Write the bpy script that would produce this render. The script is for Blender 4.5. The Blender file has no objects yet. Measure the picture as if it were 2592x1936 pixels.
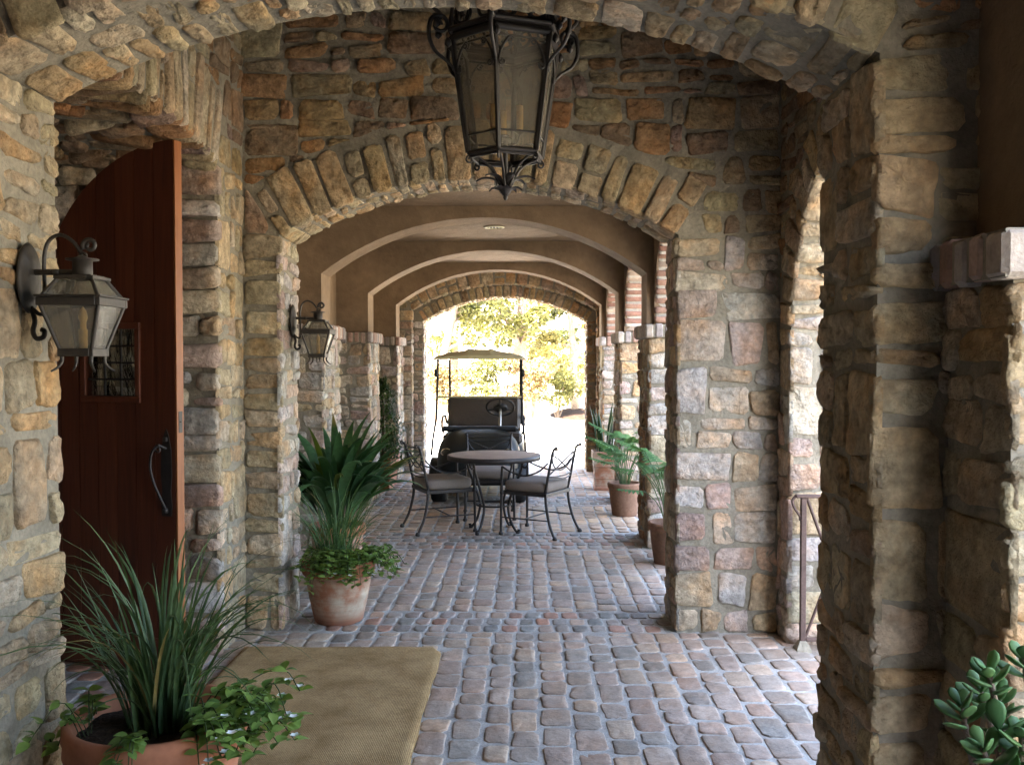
import bpy, math, random
import numpy as np
PI = math.pi
SC = bpy.context.scene
COL = SC.collection
R2D = math.radians

# ------------------------------------------------------------------ mesh builder
class MB:
    def __init__(s):
        s.v = []; s.n = 0; s.f = []   # f: (faces array (m,k), mat, smooth)
        s.c = []; s.ng = []
    def add(s, v, faces, mat=0, smooth=False, col=(1, 1, 1)):
        v = np.asarray(v, float).reshape(-1, 3)
        c = np.asarray(col, float)
        if c.ndim == 1: c = np.tile(c[:3], (len(v), 1))
        s.v.append(v); s.c.append(c)
        groups = {}
        if isinstance(faces, np.ndarray): groups[faces.shape[1]] = faces
        else:
            for f in faces: groups.setdefault(len(f), []).append(f)
        for k, fs in groups.items():
            s.f.append((np.asarray(fs, int).reshape(-1, k) + s.n, mat, smooth))
        s.n += len(v)
        return s
    def build(s, name, mats, parent=None, loc=None):
        me = bpy.data.meshes.new(name)
        v = np.concatenate(s.v) if s.v else np.zeros((0, 3))
        c = np.concatenate(s.c) if s.c else np.zeros((0, 3))
        me.vertices.add(len(v)); me.vertices.foreach_set('co', v.ravel())
        nl = sum(f.size for f, _, _ in s.f); npoly = sum(len(f) for f, _, _ in s.f)
        me.loops.add(nl); me.polygons.add(npoly)
        li = np.concatenate([f.ravel() for f, _, _ in s.f])
        tot = np.concatenate([np.full(len(f), f.shape[1]) for f, _, _ in s.f])
        st = np.concatenate([[0], np.cumsum(tot)[:-1]])
        me.loops.foreach_set('vertex_index', li.astype(np.int32))
        me.polygons.foreach_set('loop_start', st.astype(np.int32))
        me.polygons.foreach_set('loop_total', tot.astype(np.int32))
        me.polygons.foreach_set('material_index', np.concatenate([np.full(len(f), m) for f, m, _ in s.f]).astype(np.int32))
        me.polygons.foreach_set('use_smooth', np.concatenate([np.full(len(f), sm) for f, _, sm in s.f]))
        me.update(calc_edges=True)
        a = me.attributes.new('Col', 'FLOAT_COLOR', 'POINT')
        a.data.foreach_set('color', np.concatenate([c, np.ones((len(c), 1))], 1).ravel())
        me.validate()
        for m in (mats if isinstance(mats, (list, tuple)) else [mats]): me.materials.append(m)
        o = bpy.data.objects.new(name, me); COL.objects.link(o)
        if parent: o.parent = parent
        if loc: o.location = loc
        return o

def tag(o, label=None, cat=None, group=None, kind=None):
    if label: o['label'] = label
    if cat: o['category'] = cat
    if group: o['group'] = group
    if kind: o['kind'] = kind
    return o
def empty(name, loc, rz=0.0):
    o = bpy.data.objects.new(name, None); COL.objects.link(o)
    o.empty_display_size = .1
    o.location = loc; o.rotation_euler = (0, 0, rz); return o
def copy_tree(o, parent=None):
    c = o.copy(); COL.objects.link(c)
    if parent: c.parent = parent
    for ch in list(o.children): copy_tree(ch, c)
    return c

# ------------------------------------------------------------------ primitive shapes
def box(mb, lo, hi, mat=0, bev=0.0, col=(1, 1, 1), rot=None, org=None):
    lo = np.array(lo, float); hi = np.array(hi, float)
    c = (lo + hi) / 2; h = (hi - lo) / 2
    if bev <= 0:
        v = np.array([[x, y, z] for z in (-1, 1) for y in (-1, 1) for x in (-1, 1)]) * h
        fs = [(0, 2, 3, 1), (4, 5, 7, 6), (0, 1, 5, 4), (2, 6, 7, 3), (0, 4, 6, 2), (1, 3, 7, 5)]
    else:
        b = min(bev, h.min() * .95); v = []; idx = {}
        for sz in (-1, 1):
            for sy in (-1, 1):
                for sx in (-1, 1):
                    for k in range(3):
                        p = np.array([sx, sy, sz]) * (h - b); p[k] = (sx, sy, sz)[k] * h[k]
                        idx[(sx, sy, sz, k)] = len(v); v.append(p)
        fs = []
        S = (-1, 1)
        for k in range(3):
            a, b2 = [(1, 2), (2, 0), (0, 1)][k]
            for s in S:
                q = []
                for (p1, p2) in ((-1, -1), (1, -1), (1, 1), (-1, 1)):
                    t = [0, 0, 0]; t[k] = s; t[a] = p1; t[b2] = p2
                    q.append(idx[(t[0], t[1], t[2], k)])
                fs.append(tuple(q if s > 0 else q[::-1]))
        for k in range(3):           # edges parallel to axis k
            a, b2 = [(1, 2), (2, 0), (0, 1)][k]
            for s1 in S:
                for s2 in S:
                    t0 = [0, 0, 0]; t0[a] = s1; t0[b2] = s2; t1 = list(t0); t0[k] = -1; t1[k] = 1
                    q = [idx[(*t0, a)], idx[(*t1, a)], idx[(*t1, b2)], idx[(*t0, b2)]]
                    fs.append(tuple(q if s1 * s2 < 0 else q[::-1]))
        for sx in S:
            for sy in S:
                for sz in S:
                    q = [idx[(sx, sy, sz, k)] for k in range(3)]
                    fs.append(tuple(q if sx * sy * sz > 0 else q[::-1]))
        v = np.array(v)
    if rot is not None: v = v @ np.array(rot).T
    v = v + c
    mb.add(v, fs, mat, False, col)

def rotz(a):
    c, s = math.cos(a), math.sin(a); return np.array([[c, -s, 0], [s, c, 0], [0, 0, 1]])

def tube(mb, pts, r, n=8, mat=0, col=(1, 1, 1), cap=True, twist=0.0, flat=None):
    p = np.array(pts, float); m = len(p)
    r = np.full(m, r) if np.isscalar(r) else np.array(r, float)
    t = np.gradient(p, axis=0); t /= (np.linalg.norm(t, axis=1, keepdims=True) + 1e-12)
    up = np.array([0, 0, 1.0]) if abs(t[0][2]) < .9 else np.array([1.0, 0, 0])
    x = np.cross(up, t[0]); x /= np.linalg.norm(x)
    V = []
    for i in range(m):
        x = x - t[i] * (x @ t[i]); x /= np.linalg.norm(x) + 1e-12
        y = np.cross(t[i], x)
        a = np.arange(n) * 2 * PI / n + twist * i
        ca, sa = np.cos(a), np.sin(a)
        if flat: sa = sa * flat
        V.append(p[i] + r[i] * (ca[:, None] * x + sa[:, None] * y))
    V = np.concatenate(V)
    i = np.arange(m - 1)[:, None] * n; j = np.arange(n)[None]; j2 = (j + 1) % n
    q = np.stack([i + j, i + j2, i + n + j2, i + n + j], -1).reshape(-1, 4)
    mb.add(V, q, mat, True, col)
    if cap:
        for k in (0, m - 1):
            vv = np.concatenate([V[k * n:(k + 1) * n], p[k:k + 1]])
            f = [(a, (a + 1) % n, n) if k else ((a + 1) % n, a, n) for a in range(n)]
            mb.add(vv, f, mat, True, col)

def lathe(mb, prof, n=32, mat=0, c=(0, 0, 0), col=(1, 1, 1), smooth=True, sx=1, sy=1, a0=0.0, wob=0):
    prof = np.array(prof, float); m = len(prof)
    a = np.arange(n) * 2 * PI / n + a0
    V = np.stack([prof[:, 0:1] * np.cos(a) * sx, prof[:, 0:1] * np.sin(a) * sy, np.repeat(prof[:, 1:2], n, 1)], -1)
    if wob: V[..., :2] *= (1 + wob * np.sin(3 * a + 1))[None, :, None]
    V = V.reshape(-1, 3) + np.array(c)
    i = np.arange(m - 1)[:, None] * n; j = np.arange(n)[None]; j2 = (j + 1) % n
    q = np.stack([i + j, i + j2, i + n + j2, i + n + j], -1).reshape(-1, 4)
    mb.add(V, q, mat, smooth, col)

def torus(mb, c, R, r, axis=(0, 0, 1), n=40, k=10, mat=0, col=(1, 1, 1), sy=1.0):
    a = np.arange(n) * 2 * PI / n; b = np.arange(k) * 2 * PI / k
    x = (R + r * np.cos(b)[None]) * np.cos(a)[:, None]; y = (R + r * np.cos(b)[None]) * np.sin(a)[:, None] * sy
    z = np.repeat(r * np.sin(b)[None], n, 0)
    V = np.stack([x, y, z], -1).reshape(-1, 3)
    ax = np.array(axis, float); ax /= np.linalg.norm(ax)
    u = np.cross(ax, [0, 1, 0] if abs(ax[1]) < .9 else [1, 0, 0]); u /= np.linalg.norm(u); w = np.cross(ax, u)
    V = V @ np.stack([u, w, ax]) + np.array(c)
    i = np.arange(n)[:, None]; j = np.arange(k)[None]; i2 = (i + 1) % n; j2 = (j + 1) % k
    q = np.stack([i * k + j, i2 * k + j, i2 * k + j2, i * k + j2], -1).reshape(-1, 4)
    mb.add(V, q, mat, True, col)

def extrude_poly(mb, poly, fixed, d0, d1, axis='Y', mat=0, col=(1, 1, 1)):
    """closed outline poly [(a,b)..] in the plane across `axis`, from d0 to d1 (ngon faces + sides)"""
    n = len(poly); V = []
    for d in (d0, d1):
        for a, b in poly:
            V.append((a, d, b) if axis == 'Y' else ((d, a, b) if axis == 'X' else (a, b, d)))
    ar = sum(poly[i][0] * poly[(i + 1) % n][1] - poly[(i + 1) % n][0] * poly[i][1] for i in range(n))
    f0 = list(range(n)); f1 = list(range(n, 2 * n))[::-1]
    sides = [(i, i + n, (i + 1) % n + n, (i + 1) % n) for i in range(n)]
    flip = (ar < 0) != (axis != 'Y')   # orient outward
    if flip:
        f0 = f0[::-1]; f1 = f1[::-1]; sides = [s[::-1] for s in sides]
    mb.add(V, [tuple(f0), tuple(f1)] + sides, mat, False, col)

def spline(pts, n=24):
    """Catmull-Rom through pts"""
    p = np.array(pts, float); p = np.concatenate([2 * p[:1] - p[1:2], p, 2 * p[-1:] - p[-2:-1]])
    m = len(p) - 3; out = []
    for t in np.linspace(0, m - 1e-9, n):
        i = int(t); f = t - i; a, b, c, d = p[i:i + 4]
        out.append(.5 * ((2 * b) + (-a + c) * f + (2 * a - 5 * b + 4 * c - d) * f * f + (-a + 3 * b - 3 * c + d) * f ** 3))
    return np.array(out)
def spiral(c, r0, r1, a0, turns, ux, uy, n=28):
    c = np.array(c, float); ux = np.array(ux, float); uy = np.array(uy, float)
    t = np.linspace(0, 1, n); a = a0 + turns * 2 * PI * t; r = r0 + (r1 - r0) * t
    return c + (r * np.cos(a))[:, None] * ux + (r * np.sin(a))[:, None] * uy

# ------------------------------------------------------------------ materials
def nmat(name):
    m = bpy.data.materials.new(name); m.use_nodes = True
    nt = m.node_tree; b = nt.nodes['Principled BSDF']
    return m, nt, b
def node(nt, t, **kw):
    n = nt.nodes.new(t)
    for k, v in kw.items():
        if k in n.inputs: n.inputs[k].default_value = v
        else: setattr(n, k, v)
    return n
def noise(nt, scale, detail=6, rough=.55, vec=None, dist=0.0):
    n = node(nt, 'ShaderNodeTexNoise', Scale=scale, Detail=detail, Roughness=rough, Distortion=dist)
    if vec is None:
        tc = node(nt, 'ShaderNodeTexCoord'); vec = tc.outputs['Object']
    nt.links.new(vec, n.inputs['Vector']); return n
def ramp(nt, src, a, b, ca=(0, 0, 0, 1), cb=(1, 1, 1, 1)):
    r = node(nt, 'ShaderNodeValToRGB'); e = r.color_ramp.elements
    e[0].position = a; e[1].position = b; e[0].color = ca; e[1].color = cb
    nt.links.new(src, r.inputs[0]); return r
def mixc(nt, mode, fac, a, b):
    m = node(nt, 'ShaderNodeMix', data_type='RGBA', blend_type=mode)
    m.clamp_result = False
    for s, v in ((m.inputs[0], fac), (m.inputs[6], a), (m.inputs[7], b)):
        if hasattr(v, 'is_output'): nt.links.new(v, s)
        else: s.default_value = v if not isinstance(v, tuple) else (*v[:3], 1)
    return m.outputs[2]
def bump(nt, h, strength, dist, prev=None):
    b = node(nt, 'ShaderNodeBump', Strength=strength, Distance=dist)
    nt.links.new(h, b.inputs['Height'])
    if prev is not None: nt.links.new(prev, b.inputs['Normal'])
    return b.outputs[0]
g = lambda x: (x, x, x, 1)

def mat_col(name, rough=.85, n1=(8, .62, 1.25), n2=(45, .8, 1.15), bumps=((16, .55, .02), (70, .35, .006)), spec=.3, base=None, hue=None, vor=0):
    """vertex colour (or a base colour) varied by two noises, with layered bump"""
    m, nt, b = nmat(name)
    if base is None:
        at = node(nt, 'ShaderNodeAttribute', attribute_name='Col'); c = at.outputs['Color']
    else: c = base
    a = noise(nt, n1[0], 8, .62); r = ramp(nt, a.outputs[0], .3, .7, g(n1[1]), g(n1[2]))
    c = mixc(nt, 'MULTIPLY', 1.0, c, r.outputs[0])
    a2 = noise(nt, n2[0], 6, .6); r2 = ramp(nt, a2.outputs[0], .3, .7, g(n2[1]), g(n2[2]))
    c = mixc(nt, 'MULTIPLY', 1.0, c, r2.outputs[0])
    if hue:
        a3 = noise(nt, hue[0], 5, .6); r3 = ramp(nt, a3.outputs[0], .45, .72)
        c = mixc(nt, 'MIX', r3.outputs[0], c, mixc(nt, 'MULTIPLY', 1.0, c, hue[1]))
    nt.links.new(c, b.inputs['Base Color'])
    nrm = None
    for sc, st, di in bumps:
        k = noise(nt, sc, 9, .62); nrm = bump(nt, k.outputs[0], st, di, nrm)
    if vor:
        tc = node(nt, 'ShaderNodeTexCoord'); vo = node(nt, 'ShaderNodeTexVoronoi', Scale=vor); nt.links.new(tc.outputs['Object'], vo.inputs['Vector'])
        nrm = bump(nt, vo.outputs['Distance'], .35, .02, nrm)
    if nrm is not None: nt.links.new(nrm, b.inputs['Normal'])
    b.inputs['Roughness'].default_value = rough
    b.inputs['Specular IOR Level'].default_value = spec
    return m

M = {}
M['stone'] = mat_col('rubble_stone', .9, n1=(7, .68, 1.22), n2=(30, .62, 1.28), bumps=((8, .45, .05), (26, 1.0, .03), (85, .9, .010)), hue=(5, (1.15, .9, .68)), vor=15, spec=.2)
M['mortar'] = mat_col('lime_mortar', .95, base=(.258, .234, .182), n1=(5, .75, 1.2), n2=(60, .8, 1.15), bumps=((14, .6, .04), (80, .5, .006)), spec=.15)
M['plaster'] = mat_col('tan_stucco', .9, base=(.22, .155, .098), n1=(1.3, .68, 1.18), n2=(14, .88, 1.1), bumps=((5, .5, .04), (30, .35, .01), (90, .3, .004)), spec=.2)
M['dark_plaster'] = mat_col('brown_stucco', .9, base=(.16, .12, .085), n1=(1.6, .82, 1.12), n2=(25, .93, 1.06), bumps=((6, .3, .03),), spec=.2)
M['brick'] = mat_col('old_brick', .85, n1=(18, .75, 1.2), n2=(80, .85, 1.12), bumps=((30, .5, .012), (120, .3, .004)))
M['paver'] = mat_col('tumbled_paver', .62, n1=(14, .74, 1.22), n2=(75, .8, 1.18), bumps=((22, .5, .012), (110, .45, .004)), spec=.5, hue=(3, (1.1, .93, .8)))
M['joint'] = mat_col('joint_sand', .95, base=(.40, .385, .355), n1=(6, .7, 1.2), n2=(90, .75, 1.2), bumps=((120, .6, .005),), spec=.15)
M['terracotta'] = mat_col('terracotta', .8, base=(.36, .145, .075), n1=(6, .8, 1.15), n2=(50, .9, 1.08), bumps=((40, .2, .004),), spec=.3)
M['soil'] = mat_col('potting_soil', .95, base=(.03, .02, .013), n1=(30, .5, 1.6), n2=(120, .6, 1.5), bumps=((45, 1, .03),), spec=.2)
M['iron'] = mat_col('dark_iron', .5, base=(.018, .015, .014), n1=(10, .7, 1.5), n2=(70, .8, 1.3), bumps=((50, .25, .004),), spec=.5)
M['bronze'] = mat_col('aged_bronze', .55, base=(.028, .022, .016), n1=(12, .6, 1.6), n2=(70, .8, 1.3), bumps=((45, .3, .004),), spec=.5)
M['rust'] = mat_col('brown_painted_iron', .6, base=(.085, .055, .046), n1=(14, .7, 1.3), n2=(70, .8, 1.3), bumps=((60, .25, .003),))
M['cushion'] = mat_col('grey_canvas', .95, base=(.25, .215, .185), n1=(4, .88, 1.1), n2=(180, .85, 1.1), bumps=((220, .3, .002), (7, .3, .02)), spec=.15)
M['tabletop'] = mat_col('stone_mosaic_top', .6, base=(.27, .19, .15), n1=(9, .75, 1.2), n2=(90, .75, 1.25), bumps=((90, .2, .002),), spec=.4)
M['leaf'] = mat_col('leaf_green', .42, n1=(9, .7, 1.3), n2=(60, .85, 1.15), bumps=((40, .25, .004),), spec=.5)
M['petal'] = mat_col('white_petal', .6, base=(.8, .8, .76), n1=(20, .9, 1.05), n2=(80, .95, 1.05), bumps=())
M['bark'] = mat_col('tree_bark', .95, base=(.20, .15, .11), n1=(5, .6, 1.4), n2=(40, .7, 1.3), bumps=((25, .8, .03),), spec=.1)
M['ground'] = mat_col('dry_earth', .95, base=(.30, .26, .19), n1=(.7, .75, 1.2), n2=(9, .8, 1.2), bumps=((5, .4, .05), (40, .4, .01)), spec=.1)
M['drive'] = mat_col('pale_gravel', .95, base=(.52, .48, .41), n1=(1.5, .85, 1.12), n2=(30, .75, 1.2), bumps=((35, .5, .02),), spec=.1)
M['shaded_pot'] = mat_col('shaded_terracotta', .9, base=(.20, .115, .075), n1=(5, .7, 1.25), n2=(40, .85, 1.12), bumps=((40, .2, .004),), spec=.2)  # terracotta with the shade along the piers put into its colour
M['courtyard'] = mat_col('courtyard_stone', .9, base=(.15, .14, .12), n1=(1.5, .8, 1.15), n2=(12, .8, 1.2), bumps=((9, .5, .02),), spec=.2)  # unseen ground, kept dark to cut light bounced into the passage
M['mulch'] = mat_col('bark_mulch', .95, base=(.03, .018, .012), n1=(14, .5, 1.6), n2=(50, .6, 1.5), bumps=((30, 1, .05),), spec=.1)
M['black'] = mat_col('black_rubber', .75, base=(.016, .016, .016), n1=(10, .8, 1.3), n2=(70, .9, 1.2), bumps=((60, .2, .003),))
M['cartpaint'] = mat_col('dark_green_paint', .45, base=(.010, .012, .011), n1=(3, .9, 1.1), n2=(60, .95, 1.05), bumps=(), spec=.25)
M['vinyl'] = mat_col('brown_vinyl', .5, base=(.032, .022, .016), n1=(3, .85, 1.15), n2=(90, .9, 1.1), bumps=((5, .3, .03), (150, .2, .002)), spec=.4)
M['cream'] = mat_col('cream_plastic', .5, base=(.46, .40, .22), n1=(3, .9, 1.08), n2=(60, .95, 1.05), bumps=(), spec=.4)
M['steel'] = mat_col('brushed_steel', .35, base=(.5, .48, .44), n1=(8, .85, 1.1), n2=(90, .9, 1.1), bumps=((90, .1, .002),), spec=.5)
M['steel'].node_tree.nodes['Principled BSDF'].inputs['Metallic'].default_value = 1.0
M['candle'] = mat_col('amber_candle_sleeve', .5, base=(.55, .33, .10), n1=(12, .8, 1.15), n2=(60, .9, 1.1), bumps=((40, .3, .003),))

def wash_mat():
    m, nt, b = nmat('limewashed_terracotta')
    tc = node(nt, 'ShaderNodeTexCoord')
    a = noise(nt, 5, 8, .65); r = ramp(nt, a.outputs[0], .40, .62)
    c = mixc(nt, 'MIX', r.outputs[0], (.33, .14, .075), (.47, .40, .30))
    s = node(nt, 'ShaderNodeSeparateXYZ'); nt.links.new(tc.outputs['Object'], s.inputs[0])
    z = ramp(nt, s.outputs[2], .02, .09, g(1), g(0))
    c = mixc(nt, 'MIX', z.outputs[0], c, (.30, .13, .075))
    mp = node(nt, 'ShaderNodeMapping'); mp.inputs['Scale'].default_value = (1, 1, 18); nt.links.new(tc.outputs['Object'], mp.inputs[0])
    st = noise(nt, 2.5, 5, .6, mp.outputs[0]); rs = ramp(nt, st.outputs[0], .35, .65, g(.82), g(1.1))
    c = mixc(nt, 'MULTIPLY', 1.0, c, rs.outputs[0])
    nt.links.new(c, b.inputs['Base Color']); b.inputs['Roughness'].default_value = .85
    nt.links.new(bump(nt, st.outputs[0], .25, .006), b.inputs['Normal'])
    return m
M['washed'] = wash_mat()

def wood_mat(name, base, dark):
    m, nt, b = nmat(name)
    tc = node(nt, 'ShaderNodeTexCoord'); mp = node(nt, 'ShaderNodeMapping'); mp.inputs['Scale'].default_value = (14, 14, .8)
    nt.links.new(tc.outputs['Object'], mp.inputs[0])
    n = noise(nt, 3, 8, .6, mp.outputs[0], .6); r = ramp(nt, n.outputs[0], .3, .7)
    c = mixc(nt, 'MIX', r.outputs[0], dark, base)
    at = node(nt, 'ShaderNodeAttribute', attribute_name='Col'); c = mixc(nt, 'MULTIPLY', 1.0, c, at.outputs['Color'])
    nt.links.new(c, b.inputs['Base Color']); b.inputs['Roughness'].default_value = .5
    nt.links.new(bump(nt, n.outputs[0], .15, .004), b.inputs['Normal'])
    b.inputs['Specular IOR Level'].default_value = .4
    return m
M['mahogany'] = wood_mat('mahogany', (.13, .036, .017), (.072, .02, .010))
M['edgewood'] = wood_mat('orange_varnished_wood', (.29, .105, .03), (.20, .06, .016))

def burlap():
    m, nt, b = nmat('burlap')
    tc = node(nt, 'ShaderNodeTexCoord')
    hs = []
    for d in ('X', 'Y'):
        w = node(nt, 'ShaderNodeTexWave', wave_type='BANDS', bands_direction=d, Scale=42.0, Distortion=1.2, Detail=2.0)
        w.inputs['Detail Scale'].default_value = 3.0
        nt.links.new(tc.outputs['Object'], w.inputs[0]); hs.append(w.outputs['Fac'])
    mx = node(nt, 'ShaderNodeMath', operation='MAXIMUM'); nt.links.new(hs[0], mx.inputs[0]); nt.links.new(hs[1], mx.inputs[1])
    n = noise(nt, 3.2, 8, .65); r = ramp(nt, n.outputs[0], .34, .66, (.25, .16, .072, 1), (.46, .315, .155, 1))
    r2 = ramp(nt, mx.outputs[0], .2, .95, g(.62), g(1.12))
    c = mixc(nt, 'MULTIPLY', 1.0, r.outputs[0], r2.outputs[0])
    n2 = noise(nt, 120, 3, .6); r3 = ramp(nt, n2.outputs[0], .3, .7, g(.75), g(1.2))
    c = mixc(nt, 'MULTIPLY', 1.0, c, r3.outputs[0])
    nt.links.new(c, b.inputs['Base Color']); b.inputs['Roughness'].default_value = 1.0
    b.inputs['Specular IOR Level'].default_value = .05
    nr = bump(nt, mx.outputs[0], .5, .004); n4 = noise(nt, 5, 4, .5); nr = bump(nt, n4.outputs[0], .3, .03, nr)
    nt.links.new(nr, b.inputs['Normal'])
    return m
M['burlap'] = burlap()

def glass_mat(name, tint, mixf, rough=.12, bsc=25):
    m, nt, b = nmat(name); nt.nodes.remove(b)
    out = nt.nodes['Material Output']
    tr = node(nt, 'ShaderNodeBsdfTransparent', Color=(*tint, 1)); gl = node(nt, 'ShaderNodeBsdfGlossy', Roughness=rough, Color=(.9, .9, .85, 1))
    df = node(nt, 'ShaderNodeBsdfDiffuse', Color=(.34, .31, .25, 1))
    tc = node(nt, 'ShaderNodeTexCoord'); mp = node(nt, 'ShaderNodeMapping'); mp.inputs['Scale'].default_value = (1, 1, .3); nt.links.new(tc.outputs['Object'], mp.inputs[0])
    n = noise(nt, bsc, 5, .6, mp.outputs[0], .5); nr = bump(nt, n.outputs[0], .6, .01)
    nt.links.new(nr, gl.inputs['Normal'])
    fr = node(nt, 'ShaderNodeFresnel', IOR=1.5); nt.links.new(nr, fr.inputs['Normal'])
    m1 = node(nt, 'ShaderNodeMixShader'); m1.inputs[0].default_value = mixf
    nt.links.new(tr.outputs[0], m1.inputs[1]); nt.links.new(df.outputs[0], m1.inputs[2])
    m2 = node(nt, 'ShaderNodeMixShader'); nt.links.new(fr.outputs[0], m2.inputs[0])
    nt.links.new(m1.outputs[0], m2.inputs[1]); nt.links.new(gl.outputs[0], m2.inputs[2])
    nt.links.new(m2.outputs[0], out.inputs['Surface'])
    return m
M['glass'] = glass_mat('seeded_glass', (.80, .78, .70), .33)
M['clear'] = glass_mat('window_glass', (.93, .93, .9), .05, .05, 6)
M['screen'] = glass_mat('clear_windshield', (.97, .97, .95), .02, .03, 3)

# foliage with some light passing through
def leaf_mat(name, trans, tint=(1.5, 1.6, .7)):
    m, nt, b = nmat(name)
    at = node(nt, 'ShaderNodeAttribute', attribute_name='Col')
    n = noise(nt, 30, 4, .6); r = ramp(nt, n.outputs[0], .3, .7, g(.75), g(1.25))
    c = mixc(nt, 'MULTIPLY', 1.0, at.outputs['Color'], r.outputs[0])
    nt.links.new(c, b.inputs['Base Color']); b.inputs['Roughness'].default_value = .5
    b.inputs['Specular IOR Level'].default_value = .28
    t = node(nt, 'ShaderNodeBsdfTranslucent'); nt.links.new(mixc(nt, 'MULTIPLY', 1.0, c, tint), t.inputs['Color'])
    mx = node(nt, 'ShaderNodeMixShader'); mx.inputs[0].default_value = trans
    out = nt.nodes['Material Output']
    nt.links.new(b.outputs[0], mx.inputs[1]); nt.links.new(t.outputs[0], mx.inputs[2]); nt.links.new(mx.outputs[0], out.inputs['Surface'])
    return m
M['leaf'] = leaf_mat('glossy_leaf', .18)
M['treeleaf'] = leaf_mat('tree_leaf', .35, (1.25, 1.2, .85))
# ------------------------------------------------------------------ masonry
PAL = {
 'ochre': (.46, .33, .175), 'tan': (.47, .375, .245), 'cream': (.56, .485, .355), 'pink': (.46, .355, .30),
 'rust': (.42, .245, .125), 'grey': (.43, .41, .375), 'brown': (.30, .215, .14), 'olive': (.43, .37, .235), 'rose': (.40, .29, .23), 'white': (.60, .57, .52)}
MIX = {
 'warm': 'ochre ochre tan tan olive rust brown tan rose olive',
 'dark': 'brown brown rust tan ochre tan rust brown olive rose',  # reddish brown rubble; also puts shade into unlit faces
 'pale': 'tan cream pink grey pink cream white grey rose ochre grey tan',  # grey and pink rubble, whitened to carry the sky light
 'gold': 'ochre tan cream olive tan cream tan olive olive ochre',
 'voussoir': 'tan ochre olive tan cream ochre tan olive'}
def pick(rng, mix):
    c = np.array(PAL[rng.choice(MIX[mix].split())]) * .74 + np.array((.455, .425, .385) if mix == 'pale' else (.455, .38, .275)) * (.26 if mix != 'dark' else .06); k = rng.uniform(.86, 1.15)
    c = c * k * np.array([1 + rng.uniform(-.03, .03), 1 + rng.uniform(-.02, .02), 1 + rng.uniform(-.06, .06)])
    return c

_K = np.random.RandomState(5).normal(size=(9, 3)); _P = np.random.RandomState(6).uniform(0, 6.28, 9)
def sinoise(p, f):
    k = _K * f
    return np.sin(p @ k.T + _P).mean(-1)

def plane(O, U, V, N):
    O, U, V, N = (np.array(x, float) for x in (O, U, V, N))
    return lambda u, v, h: O + u[:, None] * U + v[:, None] * V + h[:, None] * N

class Op:
    """an opening with a segmental (or round) arch, in wall coordinates (u, v)"""
    def __init__(s, uL, uR, vs, rise):
        s.uL, s.uR, s.vs, s.rise = uL, uR, vs, rise
        w = (uR - uL) / 2; s.uc = (uL + uR) / 2; s.R = (w * w + rise * rise) / (2 * rise); s.vc = vs + rise - s.R
        s.phi = math.asin(min(1, w / s.R))
        if rise > w: s.phi = PI - s.phi
    def arc(s, n=28):
        return [(s.uc + s.R * math.sin(t), s.vc + s.R * math.cos(t)) for t in np.linspace(-s.phi, s.phi, n)]
    def outline(s, u0, u1, vt, v0=0.0):
        return [(u0, v0), (s.uL, v0)] + s.arc() + [(s.uR, v0), (u1, v0), (u1, vt), (u0, vt)]

def arcmap(op, wall, depth_axis):
    """u = depth along depth_axis, v = arc length from the crown; h towards the opening's inside"""
    D = np.array(depth_axis, float)
    def f(u, v, h):
        t = v / op.R; r = op.R - h
        a = op.uc + r * np.sin(t); b = op.vc + r * np.cos(t)
        return wall(a, b, np.zeros_like(a)) + u[:, None] * D
    return f

def chaikin(p, k=2):
    for _ in range(k):
        q = np.roll(p, -1, 0); p = np.stack([.78 * p + .22 * q, .22 * p + .78 * q], 1).reshape(-1, 2)
    return p
def resample(p, n):
    q = np.concatenate([p, p[:1]]); d = np.r_[0, np.cumsum(np.linalg.norm(np.diff(q, axis=0), axis=1))]
    t = np.linspace(0, d[-1], n, endpoint=False)
    return np.stack([np.interp(t, d, q[:, 0]), np.interp(t, d, q[:, 1])], 1)
def area(p):
    q = np.roll(p, -1, 0); return .5 * np.sum(p[:, 0] * q[:, 1] - q[:, 0] * p[:, 1])
def clip(p, n, d):
    """keep n.p >= d"""
    out = []; k = p @ n - d
    for i in range(len(p)):
        j = (i + 1) % len(p)
        if k[i] >= 0: out.append(p[i])
        if (k[i] >= 0) != (k[j] >= 0): out.append(p[i] + (p[j] - p[i]) * k[i] / (k[i] - k[j]))
    return np.array(out)

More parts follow.
